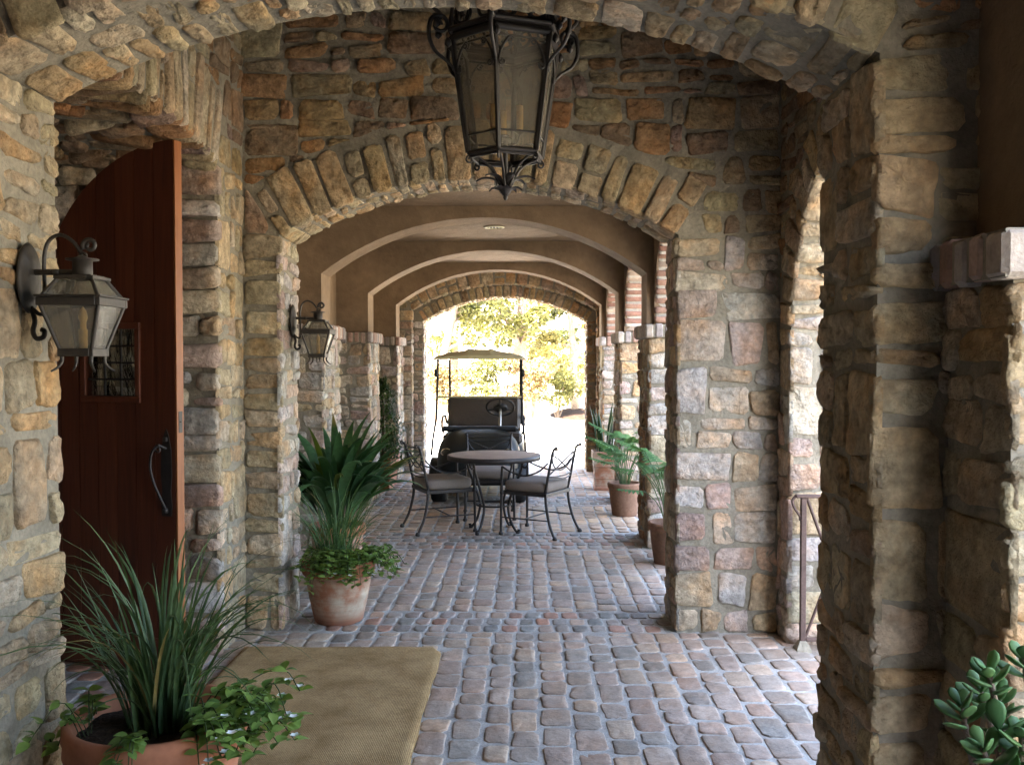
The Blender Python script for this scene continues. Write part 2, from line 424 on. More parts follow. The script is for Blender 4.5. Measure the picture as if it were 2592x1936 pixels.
_ST = {}
def stone(mb, poly, mapf, H, col, rng, N=16, rough=.006, mat=0, rag=.035, soft=2, edge=.012):
    if len(poly) < 3: return
    if area(poly) < 0: poly = poly[::-1]
    if area(poly) < .0004: return
    k = len(poly); m = 1 if N <= 12 else (2 if N <= 18 else 3); pts = []; ca = []; cb = []
    for i in range(k):
        A, B, Cn = poly[i - 1], poly[i], poly[(i + 1) % k]
        l1 = np.linalg.norm(A - B); l2 = np.linalg.norm(Cn - B)
        cd = rng.uniform(.3, 1.4) * .010 * soft
        ca.append(B + (A - B) * min(cd / max(l1, 1e-6), .3)); cb.append(B + (Cn - B) * min(cd / max(l2, 1e-6), .3))
    for i in range(k):
        pts += [ca[i], cb[i]]; s, e = cb[i], ca[(i + 1) % k]
        if np.linalg.norm(e - s) > .035:
            ra = min(rag * .11, np.linalg.norm(e - s) * .06)
            for q in range(m): pts.append(s + (e - s) * (q + 1) / (m + 1) + np.array([rng.uniform(-ra, ra), rng.uniform(-ra, ra)]))
    p = np.array(pts); N = len(p); c = p.mean(0); d = p - c
    rm = max(.015, math.sqrt(abs(area(poly)) / PI) * .8)
    ins = [0, min(.003, rm * .06), min(.009, rm * .18), rm * .52]
    prof = [-edge, .6 * H, .95 * H, 1.08 * H]
    tx, ty = rng.uniform(-.35, .35), rng.uniform(-.35, .35)
    U = []; Hh = []
    for k in range(4):
        s = 1 - ins[k] / rm; q = d * s; U.append(c + q)
        hh = np.full(N, prof[k])
        if k: hh = hh + H * (tx * q[:, 0] + ty * q[:, 1]) / rm
        Hh.append(hh)
    U.append(c[None]); Hh.append(np.array([H]))
    U = np.concatenate(U); Hh = np.concatenate(Hh)
    P0 = mapf(U[:, 0], U[:, 1], Hh)
    nz = sinoise(P0, 22) * rough * 2.0 + np.array([rng.uniform(-1, 1) for _ in range(len(P0))]) * rough * .8
    nz[:N] = 0
    P = mapf(U[:, 0], U[:, 1], Hh + nz)
    # winding
    e = 1e-3; z = np.zeros(1)
    o = mapf(c[:1], c[1:], z)[0]; du = mapf(c[:1] + e, c[1:], z)[0] - o; dv = mapf(c[:1], c[1:] + e, z)[0] - o; dh = mapf(c[:1], c[1:], z + e)[0] - o
    flip = np.dot(np.cross(du, dv), dh) < 0
    key = (N, flip)
    if key not in _ST:
        i = np.arange(3)[:, None] * N; j = np.arange(N)[None]; j2 = (j + 1) % N
        q = np.stack([i + j, i + j2, i + N + j2, i + N + j], -1).reshape(-1, 4)
        t = np.stack([3 * N + j[0], 3 * N + j2[0], np.full(N, 4 * N)], -1)
        _ST[key] = (q[:, ::-1], t[:, ::-1]) if flip else (q, t)
    q, t = _ST[key]
    cv = np.tile(col, (len(P), 1)) * (1 + .10 * sinoise(P0 + 3.1, 14)[:, None])
    n0 = mb.n
    mb.add(P, q, mat, True, cv)
    mb.f.append((t + n0, mat, True))

def layout(u0, u1, v0, v1, rng, ph=(.20, .36), sl=(.12, .32), tall=.22):
    """random ashlar: courses in pairs, with tall stones and offset beds"""
    out = []; v = v0
    tot = v1 - v0; hs = []
    while sum(hs) < tot: hs.append(rng.uniform(*ph))
    k = tot / sum(hs)
    for h in hs:
        h *= k; u = u0
        while u < u1 - 1e-6:
            if rng.random() < tall and h < .34:
                w = rng.uniform(.5, 1.1) * h; w = min(w, u1 - u)
                if u1 - u - w < .06: w = u1 - u
                out.append((u, u + w, v, v + h)); u += w
            else:
                w = rng.uniform(sl[0] * 1.2, sl[1] * 2.2)
                if u1 - u - w < sl[0]: w = u1 - u
                fr = [0, rng.uniform(.34, .66), 1]
                if rng.random() < .18: fr = [0, rng.uniform(.25, .36), rng.uniform(.6, .72), 1]
                for a, b in zip(fr[:-1], fr[1:]):
                    x = 0
                    while x < w - 1e-6:
                        s = rng.uniform(*sl)
                        if w - x - s < sl[0] * .7: s = w - x
                        out.append((u + x, u + x + s, v + a * h, v + b * h)); x += s
                u += w
        v += h
    return out

def masonry(mb, mapf, u0, u1, v0, v1, rng, mix='warm', H=(.004, .018), gap=.022, jit=.018, open_=(), ext=.014, cut=None, ring=0.0,
            ph=(.20, .36), sl=(.12, .32), tall=.22, warp=.02, N=16, rough=.006, mat=0, rects=None, rag=.035, tilt=.07, soft=2, colf=None):
    """fill a rectangle of wall with stones; open_: 'l','r','b','t' edges that are arrises; cut: Op to stay outside of"""
    for (a, b, c, d) in (rects if rects is not None else layout(u0, u1, v0, v1, rng, ph, sl, tall)):
        gl = gap * rng.uniform(.5, 1.25) / 2
        A, B, C, D = a + gl, b - gl, c + gl, d - gl
        L = 'l' in open_ and a < u0 + 1e-6; Rr = 'r' in open_ and b > u1 - 1e-6
        Bb = 'b' in open_ and c < v0 + 1e-6; T = 't' in open_ and d > v1 - 1e-6
        if L: A = a - ext * rng.uniform(.5, 1.5)
        if Rr: B = b + ext * rng.uniform(.5, 1.5)
        if Bb: C = c - ext
        if T: D = d + ext
        j = lambda: rng.uniform(-jit, jit)
        P = np.array([(A + (0 if L else j()), C + j()), (B + (0 if Rr else j()), C + j()), (B + (0 if Rr else j()), D + j()), (A + (0 if L else j()), D + j())])
        ct = P.mean(0)
        if not (L or Rr) and tilt:
            an = rng.uniform(-tilt, tilt); ca, sa = math.cos(an), math.sin(an); P = (P - ct) @ np.array([[ca, sa], [-sa, ca]]) + ct
        if warp and not (L or Rr or Bb or T):
            q = np.c_[P, np.zeros(len(P))] * 1.0
            P = P + warp * np.c_[sinoise(q, 2.2), sinoise(q + 5, 2.2)]
        if cut is not None:
            ct = P.mean(0); dv = ct - np.array([cut.uc, cut.vc]); r = np.linalg.norm(dv); ang = math.atan2(dv[0], dv[1])
            O2 = np.array([cut.uc, cut.vc])
            if abs(ang) > cut.phi - .03 / cut.R:
                sg = 1 if ang > 0 else -1; n = np.array([math.cos(cut.phi) * sg, -math.sin(cut.phi)])
                if r < cut.R + ring + .2 and abs(ang) < PI * .6: P = clip(P, n, n @ O2 + .012)
            else:
                if r < cut.R + ring * .5: continue
                n = dv / r; P = clip(P, n, n @ O2 + cut.R + ring + .006)
            if len(P) < 3 or abs(area(P)) < .0012: continue
        col = pick(rng, mix)
        if colf is not None: col = colf(P.mean(0), col)
        stone(mb, P, mapf, rng.uniform(*H), col, rng, N, rough, mat, rag, soft)

def voussoirs(mb, op, mapf, rng, w=(.09, .17), ln=(.24, .36), H=(.006, .020), mix='voussoir', gap=.018, ext=.014, N=16, phi0=None, mat=0, split=.25):
    ph = op.phi if phi0 is None else phi0
    t = -ph
    while t < ph - 1e-6:
        s = rng.uniform(*w) / op.R
        if ph - t - s < w[0] * .7 / op.R: s = ph - t
        l = rng.uniform(*ln); g2 = gap / 2 / op.R
        cuts = [(-ext, l)]
        if rng.random() < split: k = rng.uniform(.4, .6) * l; cuts = [(-ext, k - gap / 2), (k + gap / 2, l)]
        for (r0, r1) in cuts:
            pol = []
            for (r, a) in ((r0, t + g2), (r0, t + s - g2), (r1, t + s - g2 * 1.4), (r1, t + g2 * 1.4)):
                rr = op.R + r + rng.uniform(-.006, .006); aa = a + rng.uniform(-.006, .006) / op.R
                pol.append((op.uc + rr * math.sin(aa), op.vc + rr * math.cos(aa)))
            stone(mb, np.array(pol), mapf, rng.uniform(*H), pick(rng, mix), rng, N, .006, mat, .03)
        t += s

def brick_block(mb, mapf, ua, ub, va, vb, H, col, rng, mat=0, N=12):
    P = np.array([(ua, va), (ub, va), (ub, vb), (ua, vb)])
    stone(mb, P, mapf, H, col, rng, N, .002, mat, .012, 1, .01)
BRICKS = [(.31, .17, .125), (.36, .215, .155), (.42, .33, .26), (.36, .26, .20), (.45, .38, .31), (.38, .30, .24)]
# ------------------------------------------------------------------ the building
X_, Y_, Z_ = (1, 0, 0), (0, 1, 0), (0, 0, 1)
nX, nY = (-1, 0, 0), (0, -1, 0)
SM = [M['mortar'], M['stone']]
VL, VR = -1.69, 1.53          # vestibule walls
WL, PR, WR = -2.12, 1.12, 1.53  # corridor: left wall, inner face of right arcade, outer face
LP, RP = -1.74, 1.084         # pier faces

def arch_wall(name, y0, y1, op, u0, u1, vt, seed, front, jmix, imix, face_mix, vmix, ring=.33, faces=(), **kw):
    rng = random.Random(seed); mb = MB()
    extrude_poly(mb, op.outline(u0, u1, vt), None, y0, y1, 'Y', 0)
    d = y1 - y0
    fp = plane((0, y0, 0), X_, Z_, nY)
    for (a, b, c, e, o, m) in faces:
        masonry(mb, fp, a, b, c, e, rng, m, open_=o, mat=1, cut=op if c >= op.vs - .01 else None, ring=ring, **kw)
    voussoirs(mb, op, fp, rng, ln=(ring - .07, ring + .03), mix=vmix, mat=1)
    masonry(mb, plane((op.uL, y0, 0), Y_, Z_, X_), 0, d, 0, op.vs, rng, jmix, open_='lr', mat=1, **{**kw, 'sl': (.1, .26)})
    masonry(mb, plane((op.uR, y0, 0), Y_, Z_, nX), 0, d, 0, op.vs, rng, jmix, open_='lr', mat=1, **{**kw, 'sl': (.1, .26)})
    s = op.R * op.phi
    masonry(mb, arcmap(op, fp, Y_), 0, d, -s, s, rng, imix, open_='lr', mat=1, **{**kw, 'sl': (.1, .3), 'ph': (.14, .26), 'H': (.003, .012), 'ext': .006, 'jit': .010})
    return mb

opA = Op(-1.472, .932, 2.45, .29); opB = Op(-1.472, .922, 2.39, .345)
mb = arch_wall('stone_arch', 2.46, 2.90, opA, WL, 1.98, 4.3, 11, None, 'gold', 'gold', 'warm', 'voussoir',
   faces=((.932, WR, 0, 2.45, 'l', 'gold'), (WL, -1.472, 0, 2.45, 'r', 'gold'), (WL, 1.98, 2.45, 3.0, '', 'warm')), N=22, rough=.006, ph=(.17, .31), sl=(.10, .24))
oA = mb.build('stone_arch', SM); tag(oA, 'nearest rubble stone arch that frames the whole view', 'stone arch', 'stone arches across the passage')
mb = arch_wall('stone_arch', 5.56, 5.99, opB, VL, 1.98, 4.3, 23, None, 'pale', 'gold', 'warm', 'voussoir',
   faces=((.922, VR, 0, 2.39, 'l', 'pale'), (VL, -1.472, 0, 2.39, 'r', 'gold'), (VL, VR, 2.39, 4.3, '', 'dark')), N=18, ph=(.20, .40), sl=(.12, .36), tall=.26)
box(mb, (PR, 5.99, 0), (WR, 6.25, 2.97), 0)
box(mb, (WL, 5.99, 0), (LP, 6.15, 2.97), 0)
oB = mb.build('stone_arch', SM); tag(oB, 'middle stone arch with long voussoirs behind the hanging lantern', 'stone arch', 'stone arches across the passage')

# far arch: two stepped orders; lit and shaded sides put into the stone colours
opF0 = Op(-1.62, 1.06, 2.36, .37); opF1 = Op(-1.472, .922, 2.20, .36)
rng = random.Random(31); mb = MB()
extrude_poly(mb, opF0.outline(WL, WR, 4.3), None, 13.33, 13.5, 'Y', 0)
extrude_poly(mb, opF1.outline(WL, WR, 4.3), None, 13.502, 13.95, 'Y', 0)
fp = plane((0, 13.33, 0), X_, Z_, nY); fq = plane((0, 13.502, 0), X_, Z_, nY)
masonry(mb, fp, LP - .1, -1.62, 0, 2.36, rng, 'pale', open_='r', mat=1, N=12)
masonry(mb, fp, 1.06, WR, 0, 2.36, rng, 'dark', open_='l', mat=1, N=12)
masonry(mb, fp, WL, WR, 2.36, 3.0, rng, 'dark', mat=1, cut=opF0, ring=.2, N=12)
voussoirs(mb, opF0, fp, rng, ln=(.16, .22), w=(.12, .2), mix='warm', mat=1, N=12)
masonry(mb, fq, -1.62, -1.472, 0, 2.2, rng, 'pale', open_='r', mat=1, N=12, sl=(.07, .15), ph=(.16, .26))
masonry(mb, fq, .922, 1.06, 0, 2.2, rng, 'dark', open_='l', mat=1, N=12, sl=(.07, .15), ph=(.16, .26))
voussoirs(mb, opF1, fq, rng, ln=(.15, .17), w=(.08, .12), mix='warm', mat=1, N=12, split=0)
for op, y, d in ((opF0, 13.33, .17), (opF1, 13.502, .448)):
    masonry(mb, plane((op.uL, y, 0), Y_, Z_, X_), 0, d, 0, op.vs, rng, 'pale', open_='lr', mat=1, N=12, sl=(.1, .24))
    masonry(mb, plane((op.uR, y, 0), Y_, Z_, nX), 0, d, 0, op.vs, rng, 'dark', open_='lr', mat=1, N=12, sl=(.1, .24))
    s = op.R * op.phi
    masonry(mb, arcmap(op, plane((0, y, 0), X_, Z_, nY), Y_), 0, d, -s, s, rng, 'gold', open_='lr', mat=1, N=12, H=(.008, .02), sl=(.08, .2), ph=(.13, .2))
oF = mb.build('stone_arch', SM); tag(oF, 'farthest stone arch, stepped in two rings, opening onto sunlit trees', 'stone arch', 'stone arches across the passage')

# entry wall of the vestibule, with the deep door recess
opD = Op(3.26, 5.10, 2.72, .12)
rng = random.Random(41); mb = MB()
extrude_poly(mb, opD.outline(2.90, 5.56, 4.3), None, -2.75, VL, 'X', 0)
fp = plane((VL, 0, 0), Y_, Z_, X_)
masonry(mb, fp, 5.10, 5.56, 0, 2.72, rng, 'gold', open_='l', mat=1, N=18, sl=(.09, .24))
masonry(mb, fp, 2.90, 3.26, 0, 2.72, rng, 'gold', open_='r', mat=1, N=12, sl=(.09, .24))
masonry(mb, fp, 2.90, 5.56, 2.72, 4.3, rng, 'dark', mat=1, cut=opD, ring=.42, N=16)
voussoirs(mb, opD, fp, rng, w=(.055, .11), ln=(.34, .46), mix='voussoir', mat=1, N=18, split=.15)
masonry(mb, plane((-2.75, 5.10, 0), X_, Z_, nY), 0, 1.06, 0, 2.72, rng, 'pale', open_='r', mat=1, N=18, H=(.02, .05))
masonry(mb, plane((-2.75, 3.26, 0), X_, Z_, Y_), 0, 1.06, 0, 2.72, rng, 'pale', open_='r', mat=1, N=12)
s = opD.R * opD.phi
masonry(mb, arcmap(opD, fp, nX), 0, 1.06, -s, s, rng, 'dark', open_='l', mat=1, H=(.01, .045), sl=(.14, .4), ph=(.12, .24), N=16)
o = mb.build('entry_wall', SM); tag(o, 'stone wall with the deep arched recess around the red wooden door', 'stone wall')

# right wall of the vestibule, open to the courtyard
opR = Op(3.07, 5.33, 1.72, 1.13)
rng = random.Random(53); mb = MB()
extrude_poly(mb, opR.outline(2.90, 5.56, 4.3), None, VR, 1.98, 'X', 0)
fp = plane((VR, 0, 0), Y_, Z_, nX)
masonry(mb, fp, 5.33, 5.56, 0, 1.72, rng, 'pale', open_='l', mat=1, sl=(.09, .2))
masonry(mb, fp, 2.90, 3.07, 0, 1.72, rng, 'pale', open_='r', mat=1, sl=(.09, .2), N=12)
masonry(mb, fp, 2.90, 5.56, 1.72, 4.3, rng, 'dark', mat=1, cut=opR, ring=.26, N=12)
voussoirs(mb, opR, fp, rng, w=(.1, .16), ln=(.2, .28), mix='voussoir', mat=1)
masonry(mb, plane((VR, 5.33, 0), X_, Z_, nY), 0, .45, 0, 1.72, rng, 'pale', open_='lr', mat=1, N=20, sl=(.13, .3), ph=(.22, .34), tall=.4)
masonry(mb, plane((VR, 3.07, 0), X_, Z_, Y_), 0, .45, 0, 1.72, rng, 'pale', open_='lr', mat=1, N=12)
s = opR.R * opR.phi
masonry(mb, arcmap(opR, fp, X_), 0, .45, -s, s, rng, 'pale', open_='lr', mat=1, H=(.01, .022), N=16, sl=(.12, .26), ph=(.18, .3))
masonry(mb, plane((1.98, 0, 0), Y_, Z_, X_), 2.90, 5.56, 2.9, 4.3, rng, 'pale', mat=1, N=8)
o = mb.build('side_arch_wall', SM); tag(o, 'stone wall with a round arch out to the courtyard, beside the iron railing', 'stone wall')

# long left wall
rng = random.Random(61); mb = MB()
box(mb, (-4.5, 5.563, 0), (WL, 13.947, 4.3), 1)
masonry(mb, plane((WL, 0, 0), Y_, Z_, X_), 6.0, 13.3, 0, 1.92, rng, 'pale', mat=2, N=10)
o = mb.build('corridor_wall', [M['mortar'], M['plaster'], M['stone']]); tag(o, 'long passage wall, rubble below and tan stucco above, behind the potted plants', 'wall')
mb = MB()
box(mb, (-4.5, -3.2, 0), (WL, 2.897, 4.3), 0); box(mb, (-4.5, -3.6, 0), (1.98, -3.203, 4.3), 0)  # end wall behind the camera added to block light; dark stucco cuts bounce
o = mb.build('corridor_wall', [M['dark_plaster']]); tag(o, 'unseen stucco walls of the near bay, end wall added to block light', 'wall')

# arcade walls above the right-hand piers
def arcade(name, bays, label, x0):
    mb = MB(); bk = MB(); rng = random.Random(71)
    for (a, l, r, b) in bays:
        op = Op(l, r, 1.96, min((r - l) / 2, .86))
        extrude_poly(mb, op.outline(a, b, 2.97, 1.95), None, x0, WR, 'X', 0)
        am = arcmap(op, plane((x0, 0, 0), Y_, Z_, nX), X_)
        s = op.R * op.phi; n = int(2 * s / .082); dp = WR - x0
        for i in range(n):
            v0 = -s + 2 * s * i / n; v1 = -s + 2 * s * (i + 1) / n; vm = v0 + (v1 - v0) * .34
            brick_block(bk, am, .002, dp - .002, v0 - .006, vm + .006, .008, np.array((.46, .425, .375)) * rng.uniform(.85, 1.1), rng)
            c = np.array(rng.choice(BRICKS[:3])) * rng.uniform(.85, 1.15); k = rng.choice((1, .5, .62))
            xs = [0, dp] if k == 1 else [0, dp * k, dp]
            for p, q in zip(xs[:-1], xs[1:]): brick_block(bk, am, p - .002, q - (.006 if q < dp else -.002), vm, v1, .020, c * rng.uniform(.9, 1.1), rng)
    o = mb.build(name, M['plaster']); tag(o, label, 'arcade wall')
    bk.build('brick_soffit', M['brick'], o); return o
arcade('arcade_wall', ((5.99, 6.25, 8.0, 8.35), (8.35, 8.7, 10.36, 10.71), (10.71, 11.06, 12.66, 13.33)), 'stucco arcade wall on three stone piers with brick lined arches', PR)
arcade('arcade_wall', ((-.3, .2, 2.14, 2.46),), 'brown stucco arcade wall above the big dark pier in front', 1.19)

# piers with brick caps
def brick_cap(parent, x0, x1, y0, y1, z0, z1, sides, rng):
    mb = MB()
    e = .05
    bx0, bx1, by0, by1 = x0 - (e if 'l' in sides else 0), x1 + (e if 'r' in sides else 0), y0 - (e if 'f' in sides else 0), y1 + (e if 'b' in sides else 0)
    box(mb, (bx0 + .012, by0 + .012, z0 + .006), (bx1 - .012, by1 - .012, z1 - .006), 0)
    def bc():
        c = np.array(rng.choice([(.39, .35, .32), (.34, .22, .17), (.34, .25, .205), (.42, .36, .30), (.31, .27, .25)])) * rng.uniform(.8, 1.2); return c
    def row(a, b, put):
        n = max(1, int(round((b - a) / .078)))
        for i in range(n): put(a + (b - a) * i / n + .005, a + (b - a) * (i + 1) / n - .005)
    j = lambda: rng.uniform(-.005, .005)
    if 'f' in sides: row(bx0, bx1, lambda a, b: box(mb, (a, by0 + j(), z0 + j()), (b, by0 + .1, z1 + j()), 1, .014, bc()))
    if 'l' in sides: row(by0 + .105, by1, lambda a, b: box(mb, (bx0 + j(), a, z0 + j()), (bx0 + .1, b, z1 + j()), 1, .014, bc()))
    if 'r' in sides: row(by0 + .105, by1, lambda a, b: box(mb, (bx1 - .1, a, z0 + j()), (bx1 + j(), b, z1 + j()), 1, .014, bc()))
    return mb.build('brick_cap', [M['mortar'], M['brick']], parent)

def pier(x0, x1, y0, y1, seed, mix, label, right, N=14, front=None):  # front mix paler than the inner side: light and shade in the colour
    rng = random.Random(seed); r = empty('stone_pier', (0, 0, 0)); tag(r, label, 'pier', 'stone piers along the passage')
    r.location = ((x0 + x1) / 2, (y0 + y1) / 2, 0)
    mb = MB(); box(mb, (x0, y0, 0), (x1, y1, 1.836), 0)
    masonry(mb, plane((0, y0, 0), X_, Z_, nY), x0, x1, 0, 1.84, rng, front or mix, open_='l' if right else 'r', mat=1, N=N, sl=(.1, .27))
    xf, n = (x0, nX) if right else (x1, X_)
    masonry(mb, plane((xf, 0, 0), Y_, Z_, n), y0, y1, 0, 1.84, rng, mix, open_='lr', mat=1, N=N, sl=(.1, .27))
    s = mb.build('shaft', SM, r)
    c = brick_cap(r, x0, x1, y0, y1, 1.83, 1.95, 'flb' if right else 'frb', rng)
    for q in (s, c): q.matrix_parent_inverse = r.matrix_world.inverted(); q.location = (-r.location.x, -r.location.y, 0)
    return r
pier(PR, WR, 2.14, 2.457, 81, 'gold', 'big dark stone pier in front, its brick cap cut by the frame', True, 20)
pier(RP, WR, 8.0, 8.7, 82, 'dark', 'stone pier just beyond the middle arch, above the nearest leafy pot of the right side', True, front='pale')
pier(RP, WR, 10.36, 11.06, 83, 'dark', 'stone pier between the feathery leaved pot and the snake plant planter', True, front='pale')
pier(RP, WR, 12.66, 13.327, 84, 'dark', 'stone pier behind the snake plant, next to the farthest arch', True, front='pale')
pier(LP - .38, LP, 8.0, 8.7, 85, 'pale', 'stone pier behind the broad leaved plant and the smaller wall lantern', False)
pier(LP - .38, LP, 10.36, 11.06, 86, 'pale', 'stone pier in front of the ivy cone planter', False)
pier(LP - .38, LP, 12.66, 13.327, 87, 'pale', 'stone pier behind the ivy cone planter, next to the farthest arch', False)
mb = MB(); box(mb, (1.12, -3.2, 0), (WR, .2, 1.947), 0); box(mb, (1.125, -3.2, 1.947), (WR - .003, -.302, 2.97), 0); o = mb.build('blocking_wall', SM); tag(o, 'unseen wall beside the viewer, added to close off light from an opening', 'stone wall')  # fills in the rear bay opening to darken the nearest arch

# stucco ribs
for i, (y, lb) in enumerate(((8.03, 'nearest stucco rib arch, spanning the passage above the seating'), (10.44, 'middle stucco rib arch, just beyond the recessed ceiling light'), (12.72, 'farthest stucco rib arch, right in front of the far stone arch'))):
    op = Op(-1.76, 1.06, 2.39, .48); mb = MB()
    extrude_poly(mb, op.outline(WL, 1.2, 2.968, 1.952), None, y, y + .37, 'Y', 0)
    o = mb.build('rib_arch', M['plaster']); tag(o, lb, 'rib arch', 'stucco ribs across the passage')

# ceilings and unseen house mass
mb = MB()
box(mb, (WL, 5.993, 2.97), (WR, 13.328, 3.1), 0)
o = mb.build('ceiling', M['plaster']); tag(o, 'stucco ceiling of the passage above the table', 'ceiling', kind='structure')
mb = MB(); box(mb, (WL, -3.2, 2.97), (WR, 2.457, 3.1), 0)
o = mb.build('ceiling', M['dark_plaster']); tag(o, 'stucco ceiling of the bay in front of the nearest arch', 'ceiling', kind='structure')  # darker stucco so this unseen ceiling bounces less light
mb = MB(); box(mb, (-4.5, 2.903, 4.303), (1.98, 5.557, 4.42), 0)
o = mb.build('ceiling', M['dark_plaster']); tag(o, 'dark high ceiling from which the big lantern hangs', 'ceiling', kind='structure')
mb = MB()
box(mb, (-7, -3.6, 4.425), (1.98, 13.95, 4.9), 0); box(mb, (-7, -3.6, 0), (-4.503, 13.95, 4.42), 0)  # added mass shades the courtyard; fillers stop light leaking in
box(mb, (WL, 5.993, 3.103), (WR - .004, 13.328, 4.42), 0); box(mb, (WL, -3.2, 3.103), (WR - .004, 2.457, 4.42), 0)
box(mb, (-4.5, 2.903, 2.95), (-2.753, 5.557, 3.05), 1)
box(mb, (-4.497, 2.903, 0), (-4.42, 5.557, 2.94), 1)
o = mb.build('house', [M['plaster'], M['dark_plaster']]); tag(o, 'unseen stucco house mass over the stone passage, shaped to shade the courtyard', 'house')

# ------------------------------------------------------------------ ground
mb = MB()
nx = 60; xs = np.linspace(-160, 160, nx); ys = np.linspace(-60, 260, nx)
gx, gy = np.meshgrid(xs, ys); gz = np.full_like(gx, -.03)
m_ = np.clip((gy - 40) / 80, 0, 1); gz = gz + m_ * m_ * 9 + m_ * 1.2 * np.sin(gx * .07 + gy * .05)
i = np.arange(nx - 1)[:, None] * nx; j = np.arange(nx - 1)[None]
q = np.stack([i + j, i + j + 1, i + nx + j + 1, i + nx + j], -1).reshape(-1, 4)
mb.add(np.stack([gx, gy, gz], -1).reshape(-1, 3), q, 0, True)
o = mb.build('ground', M['ground']); tag(o, kind='structure')
mb = MB(); box(mb, (-6, 13.96, -.1), (9, 31, -.012), 0); box(mb, (1.99, -6, -.1), (9, 13.955, -.012), 1)
o = mb.build('path', [M['drive'], M['courtyard']]); tag(o, kind='structure')

# paving: tumbled pavers with sanded joints
rng = random.Random(91); mb = MB()
box(mb, (-4.4, -3.2, -.12), (2.6, 14.3, 0), 0)
GREY = [(.235, .205, .19), (.245, .21, .19), (.22, .195, .18), (.26, .225, .195), (.20, .185, .175), (.275, .235, .20), (.235, .20, .185), (.175, .172, .168), (.225, .19, .175)]
BAND = [(.15, .165, .175), (.19, .19, .195), (.23, .205, .195), (.22, .14, .115), (.17, .16, .16), (.25, .20, .17), (.13, .14, .15), (.20, .18, .18)]
fm = plane((0, 0, 0), X_, Y_, Z_)
def field(x0, x1, y0, y1, w, l, pal, N=14, H=(.003, .008), jit=.009, skip=None):
    x = x0
    while x < x1 - .03:
        ww = w * rng.uniform(.9, 1.12); y = y0 - rng.uniform(0, l) * (1 if jit > .005 else 0)
        while y < y1 - .02:
            ll = l * rng.uniform(.72, 1.18); a, b = max(y, y0), min(y + ll, y1)
            if b - a > .05 and not (skip and skip(x, a)):
                gp = .0065 * rng.uniform(.8, 1.5); jj = lambda: rng.uniform(-jit, jit)
                P = np.array([(x + gp + jj(), a + gp + jj()), (x + ww - gp + jj(), a + gp + jj()), (x + ww - gp + jj(), b - gp + jj()), (x + gp + jj(), b - gp + jj())])
                c = np.array(rng.choice(pal)) * rng.uniform(.85, 1.18) * np.array([1.42, 1.29, 1.12])
                stone(mb, P, fm, rng.uniform(*H), c, rng, N, .0022, 1, .03, 2, .010)
            y += ll
        x += ww
inside = lambda x, y: x > 1.6 and y > 6.2
field(-2.1, 2.5, 2.92, 5.54, .136, .205, GREY, 20)
field(-1.5, 1.0, 1.6, 2.9, .136, .205, GREY, 12)
field(-2.7, -2.1, 3.3, 5.1, .13, .18, BAND, 10)
for k in range(3): field(-1.55, 1.53, 5.55 + .148 * k, 5.695 + .148 * k, .108, .4, BAND, 14, jit=.004)
field(-2.1, 1.9, 6.0, 7.98, .136, .21, GREY, 16, skip=inside)
for k in range(5): field(-2.0, 1.53, 8.0 + .148 * k, 8.145 + .148 * k, .108, .4, BAND, 12, jit=.004)
WARM_LIT = [tuple(np.array(c) * (1.1, 1.0, .85)) for c in GREY]  # far bays: warm light from beyond the arch tinted into the greys
field(-2.1, 1.9, 8.76, 10.33, .136, .21, WARM_LIT, 12, skip=inside)
for k in range(5): field(-2.0, 1.53, 10.34 + .148 * k, 10.485 + .148 * k, .108, .4, BAND, 10, jit=.004)
field(-2.1, 1.9, 11.09, 14.2, .136, .21, WARM_LIT, 10, skip=inside)
o = mb.build('paving', [M['joint'], M['paver']]); tag(o, kind='structure')
EXPOSURE = 4.55
